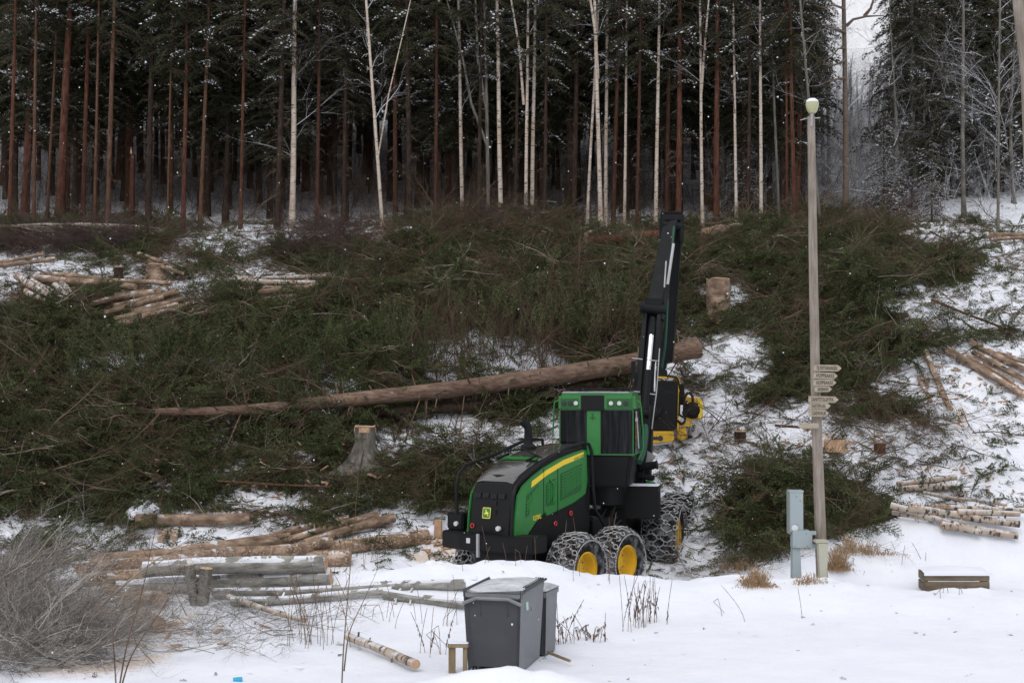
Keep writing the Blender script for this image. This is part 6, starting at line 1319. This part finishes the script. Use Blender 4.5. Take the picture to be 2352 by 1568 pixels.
weed_clump(1438, 1450, 4, 1.0, 'single tall dark seed-headed weed between two clumps', .04, seed=3, bent=0)
weed_clump(1475, 1440, 10, .75, 'seed-headed weed clump right of the tall single one', .10, seed=4)
weed_clump(1505, 1430, 9, .8, 'rightmost dense weed clump on the snow', .12, seed=5)
weed_clump(1165, 1300, 7, .7, 'thin bent stalks in front of the harvester bumper', .5, False, seed=6)
weed_clump(800, 1300, 14, .7, 'thin stalks between the thick pricked log and the harvester', .5, False, seed=7)
weed_clump(905, 1430, 12, .9, 'thin upright stalks left of the wooden frame', .6, False, seed=8)
weed_clump(1000, 1500, 8, .8, 'sparse stalks directly left of the wooden frame', .3, True, seed=9)
weed_clump(720, 1480, 22, 1.3, 'dense bundle of tall thin stems at the small dark hollow', .35, False, seed=10, bent=.05)
weed_clump(2080, 1290, 6, .4, 'few short stalks left of the plank box', .6, False, seed=11)
weed_clump(2210, 1372, 3, .45, 'pale bent stalks leaning in front of the plank box', .3, False, seed=12, bent=.8)
weed_clump(1340, 1330, 6, 1.2, 'tall thin stalks standing before the rear wheels', .25, False, seed=13, bent=0)
weed_clump(1660, 1420, 3, .7, 'lone thin stalks on the open snow right of the clumps', .5, False, seed=14)
def grass_tuft(px, py, n, hgt, label, sx=.3, seed=0):
    g = np.random.default_rng(seed); b_ = cast(px, py); o = np.stack([g.normal(0, sx, n), g.normal(0, .15, n), np.full(n, -.02)], 1); fal = np.exp(-(o[:, 0] / (sx * 1.3)) ** 2) * (.5 + .9 * np.abs(np.sin(o[:, 0] * 17 + seed))); d = np.stack([g.normal(0, .35, n), g.normal(-.1, .3, n), np.ones(n)], 1) * hgt * (g.uniform(.25, 1, n) * fal)[:, None]
    mid_ = o + d * .7; tip = o + d + np.stack([g.normal(0, .3, n), g.normal(0, .2, n), -np.abs(g.normal(.35, .2, n))], 1) * hgt * .6; wv = np.array([.006, 0, 0]); S = Soup()
    S.tris(np.stack([o - wv, o + wv, mid_], 1), 0); S.tris(np.stack([mid_ - wv, mid_ + wv, tip], 1), 0); S.tris(np.stack([o + wv * 0, mid_ + wv, mid_ - wv], 1), 0)
    tag(link('grass_tuft', S.mesh('grass_tuft', [MT['dry_grass']]), None, b_), label, 'grass tuft', 'dry grass tufts round the lamp post')
grass_tuft(1925, 1305, 500, .5, 'large tawny grass tuft right of the beige cable cabinet', .16, 1); grass_tuft(1950, 1265, 260, .4, 'tawny grass behind the large tuft', .22, 6)
grass_tuft(1735, 1343, 380, .42, 'tawny grass tuft left of the blue-grey cabinet', .2, 2)
grass_tuft(1860, 1338, 220, .22, 'short brown grass between the two cabinets', .28, 3)
grass_tuft(1990, 1270, 260, .3, 'thin tawny grass at the foot of the snow bank', .4, 4); grass_tuft(1710, 1305, 250, .3, 'sparse tawny grass under the brash pile', .4, 5)
# sapling in the left foreground
def sapling(px, py, stems, label, seed, r=.012):
    g = np.random.default_rng(seed); b_ = cast(px, py); s = b_[1] / F; root = empty('sapling', b_, label=label, cat='sapling', group='bare saplings in the left foreground')
    for pts in stems:
        P = np.array([at(x, y, b_[1] - .05 * i) - b_ for i, (x, y) in enumerate(pts)]); t = np.linspace(0, len(P) - 1, 14); Q_ = np.array([[np.interp(q, range(len(P)), P[:, k]) for k in range(3)] for q in t])
        for _ in range(2): Q_[1:-1] = (Q_[:-2] + Q_[1:-1] * 2 + Q_[2:]) / 4
        S = Soup(); S.segs(Q_[:-1], Q_[1:], r * (1.1 - np.arange(13) / 14), r * (1.1 - np.arange(1, 14) / 14), 0, 5); A, B = [], []
        for i in range(3, 13):
            if g.random() < .55: d = unit(Q_[min(13, i + 1)] - Q_[i] + g.normal(0, .12, 3)); A.append(Q_[i]); B.append(Q_[i] + d * g.uniform(.15, .4) + np.array([g.normal(0, .12), 0, 0]))
        if A: S.segs(A, B, .004, .002, 0)
        link('stem', S.mesh('stem', [MT['twig']]), root)
sapling(268, 1575, [[(270, 1600), (290, 1480), (325, 1370), (380, 1100)], [(272, 1600), (300, 1500), (380, 1390), (420, 1300)], [(268, 1600), (262, 1500), (255, 1400)]], 'many-stemmed olive sapling in front of the brushwood heap', 1)
sapling(780, 1580, [[(783, 1640), (787, 1500), (795, 1420), (806, 1280), (822, 1120), (826, 1010)], [(790, 1540), (800, 1450), (835, 1380), (870, 1300)]], 'tall thin lone sapling standing before the grey logs', 2, .011)
sapling(300, 1420, [[(440, 1440), (400, 1350), (330, 1270), (300, 1200)]], 'short bare sapling beside the twin stump', 3, .008)
# snow lumps
def lump(px, py, wpx, hpx, label, seed):
    c_ = cast(px, py); s = c_[1] / F; g = random.Random(seed); V = []; n, k = 16, 8
    for i in range(k):
        ph = math.pi / 2 * i / (k - 1)
        for j in range(n):
            a = 2 * math.pi * j / n; q = 1 + .12 * math.sin(3 * a + seed) + .08 * math.sin(5 * a + i); V.append((math.cos(a) * math.cos(ph) * wpx * s / 2 * q, math.sin(a) * math.cos(ph) * wpx * s / 2 * q, math.sin(ph) * hpx * s * (1 + .1 * math.sin(a * 2 + seed)) - .05))
    m = MB(); m.add(V, [(i * n + j, i * n + (j + 1) % n, (i + 1) * n + (j + 1) % n, (i + 1) * n + j) for i in range(k - 1) for j in range(n)]); o = m.build('snow_lump', MT['snow'], None, c_, smooth=True); tag(o, label, 'snow lump', 'snow lumps')
lump(317, 1185, 66, 28, 'rounded grey-white snow lump above the lone short log', 1)
lump(552, 1246, 80, 24, 'smooth snow lump above the back of the log stack', 2)
lump(1000, 1222, 50, 20, 'snow lump piled against the left of the harvester bumper', 3)
for i, (x, y, w, h_) in enumerate([(318, 1252, 24, 14), (210, 1243, 16, 10), (130, 1238, 30, 14), (600, 1150, 26, 14), (2030, 590, 22, 14), (1080, 1322, 40, 10), (1230, 1326, 34, 10), (990, 1292, 34, 12)]): lump(x, y, w, h_, ['small snow clod left of the log stack', 'tiny snow clod left of the brown logs', 'flat snow clod above the brushwood', 'snow clod by the bare branches at centre left', 'snow cap on a hidden stump in the right-hand brash', 'snow clod on the ridge before the bumper', 'snow clod on the ridge left of the rear wheel', 'snow clod on the ridge near the rear left wheel'][i], i + 5)
m = MB(); c_ = cast(546, 1564); m.tube([(-.06, 0, .02), (.06, 0, .03)], .035, 10); m.build('plastic_piece', MT['cyan'], None, c_); tag(bpy.data.objects['plastic_piece'], 'small bright blue plastic piece at the bottom edge of the snow', 'plastic piece')
c_ = cast(1008, 1222); m = MB(); m.tube([(0, 0, -.1), (0, 0, .32)], [.10, .09], 8, noise=.08); tag(m.build('wood_block', [MT['cut']], None, c_ + np.array([0, -.25, 0]), smooth=True), 'split orange wood block standing by the harvester bumper', 'wood block')
# falling snowflakes
g = np.random.default_rng(77); k = 1500; Yd = 9 + 45 * g.random(k) ** .8; px = g.uniform(-60, 2420, k); py = g.uniform(-60, 1600, k); P = np.array([at(a_, b_, y) for a_, b_, y in zip(px, py, Yd)]); ok = P[:, 2] > H(P[:, 0], P[:, 1]) + .2; P = P[ok]
import bmesh as _b
bm = _b.new(); _b.ops.create_icosphere(bm, subdivisions=1, radius=.006); fm = bpy.data.meshes.new('snowflake'); bm.to_mesh(fm); bm.free(); fm.materials.append(MT['snow']); fo = bpy.data.objects.new('snowflake', fm)
scatter('falling_snow', [fo], P, np.zeros((len(P), 3)), g.uniform(.35, 1.3, len(P)), np.zeros(len(P), int), 'sparse tiny snowflakes falling through the air')

# specks of litter on the foreground snow
g = np.random.default_rng(5); k = 260; P = np.stack([g.uniform(-7, 10, k), g.uniform(16, 28.5, k), np.zeros(k)], 1); P[:, 2] = H(P[:, 0], P[:, 1]) + .008
scatter('snow_debris', SS, P, np.stack([g.uniform(-3, 3, k), g.normal(0, .1, k), g.uniform(0, 6.28, k)], 1), g.uniform(.08, .3, k) * np.where(P[:, 0] < -1, 1.6, 1), g.integers(0, 6, k), 'tiny twigs and sprigs scattered thinly over the foreground snow')

# pale chips and offcuts strewn round the logs and stumps
def chip(seed):
    g = random.Random(seed); m = Soup(); a = np.array([[-.5, -.12, 0], [.5, -.08, .03], [.42, .12, .05], [-.46, .10, .02]]) * .22; b_ = a + np.array([0, 0, .025])
    m.V.append(np.concatenate([a, b_])); m.n = 8; m.Q.append(np.array([[0, 1, 2, 3], [7, 6, 5, 4], [0, 4, 5, 1], [1, 5, 6, 2], [2, 6, 7, 3], [3, 7, 4, 0]])); m.qm.append(np.zeros(6, int)); return m
CH = protos('wood_chip', [chip(1)], [MT['cut']])
Ps = []
g = np.random.default_rng(88)
for px, py, rx, ry, n in [(250, 700, 260, 60, 110), (620, 680, 160, 40, 60), (820, 1070, 90, 30, 70), (1650, 740, 80, 30, 60), (2250, 880, 150, 70, 70), (1900, 1020, 120, 30, 60), (1180, 560, 250, 40, 70), (600, 1130, 400, 70, 110), (1600, 1080, 90, 90, 50), (2200, 1120, 150, 60, 50), (1000, 1255, 60, 25, 30), (300, 1430, 220, 60, 40)]:
    for _ in range(n):
        q = cast(px + g.normal(0, rx * .6), py + g.normal(0, ry * .6)); Ps.append(q)
P = np.array(Ps); P = P[P[:, 1] < 54]; k = len(P); cc = cover(P); P[:, 2] += .02 + thickf(P, cc) * g.uniform(.5, 1.0, k) * (cc > .4)
scatter('wood_chips', CH, P, np.stack([g.uniform(-.6, .6, k), g.normal(0, .4, k), g.uniform(0, 6.28, k)], 1), g.uniform(.3, 1.3, k), np.zeros(k, int), 'pale wood chips and offcuts strewn around logs and stumps')
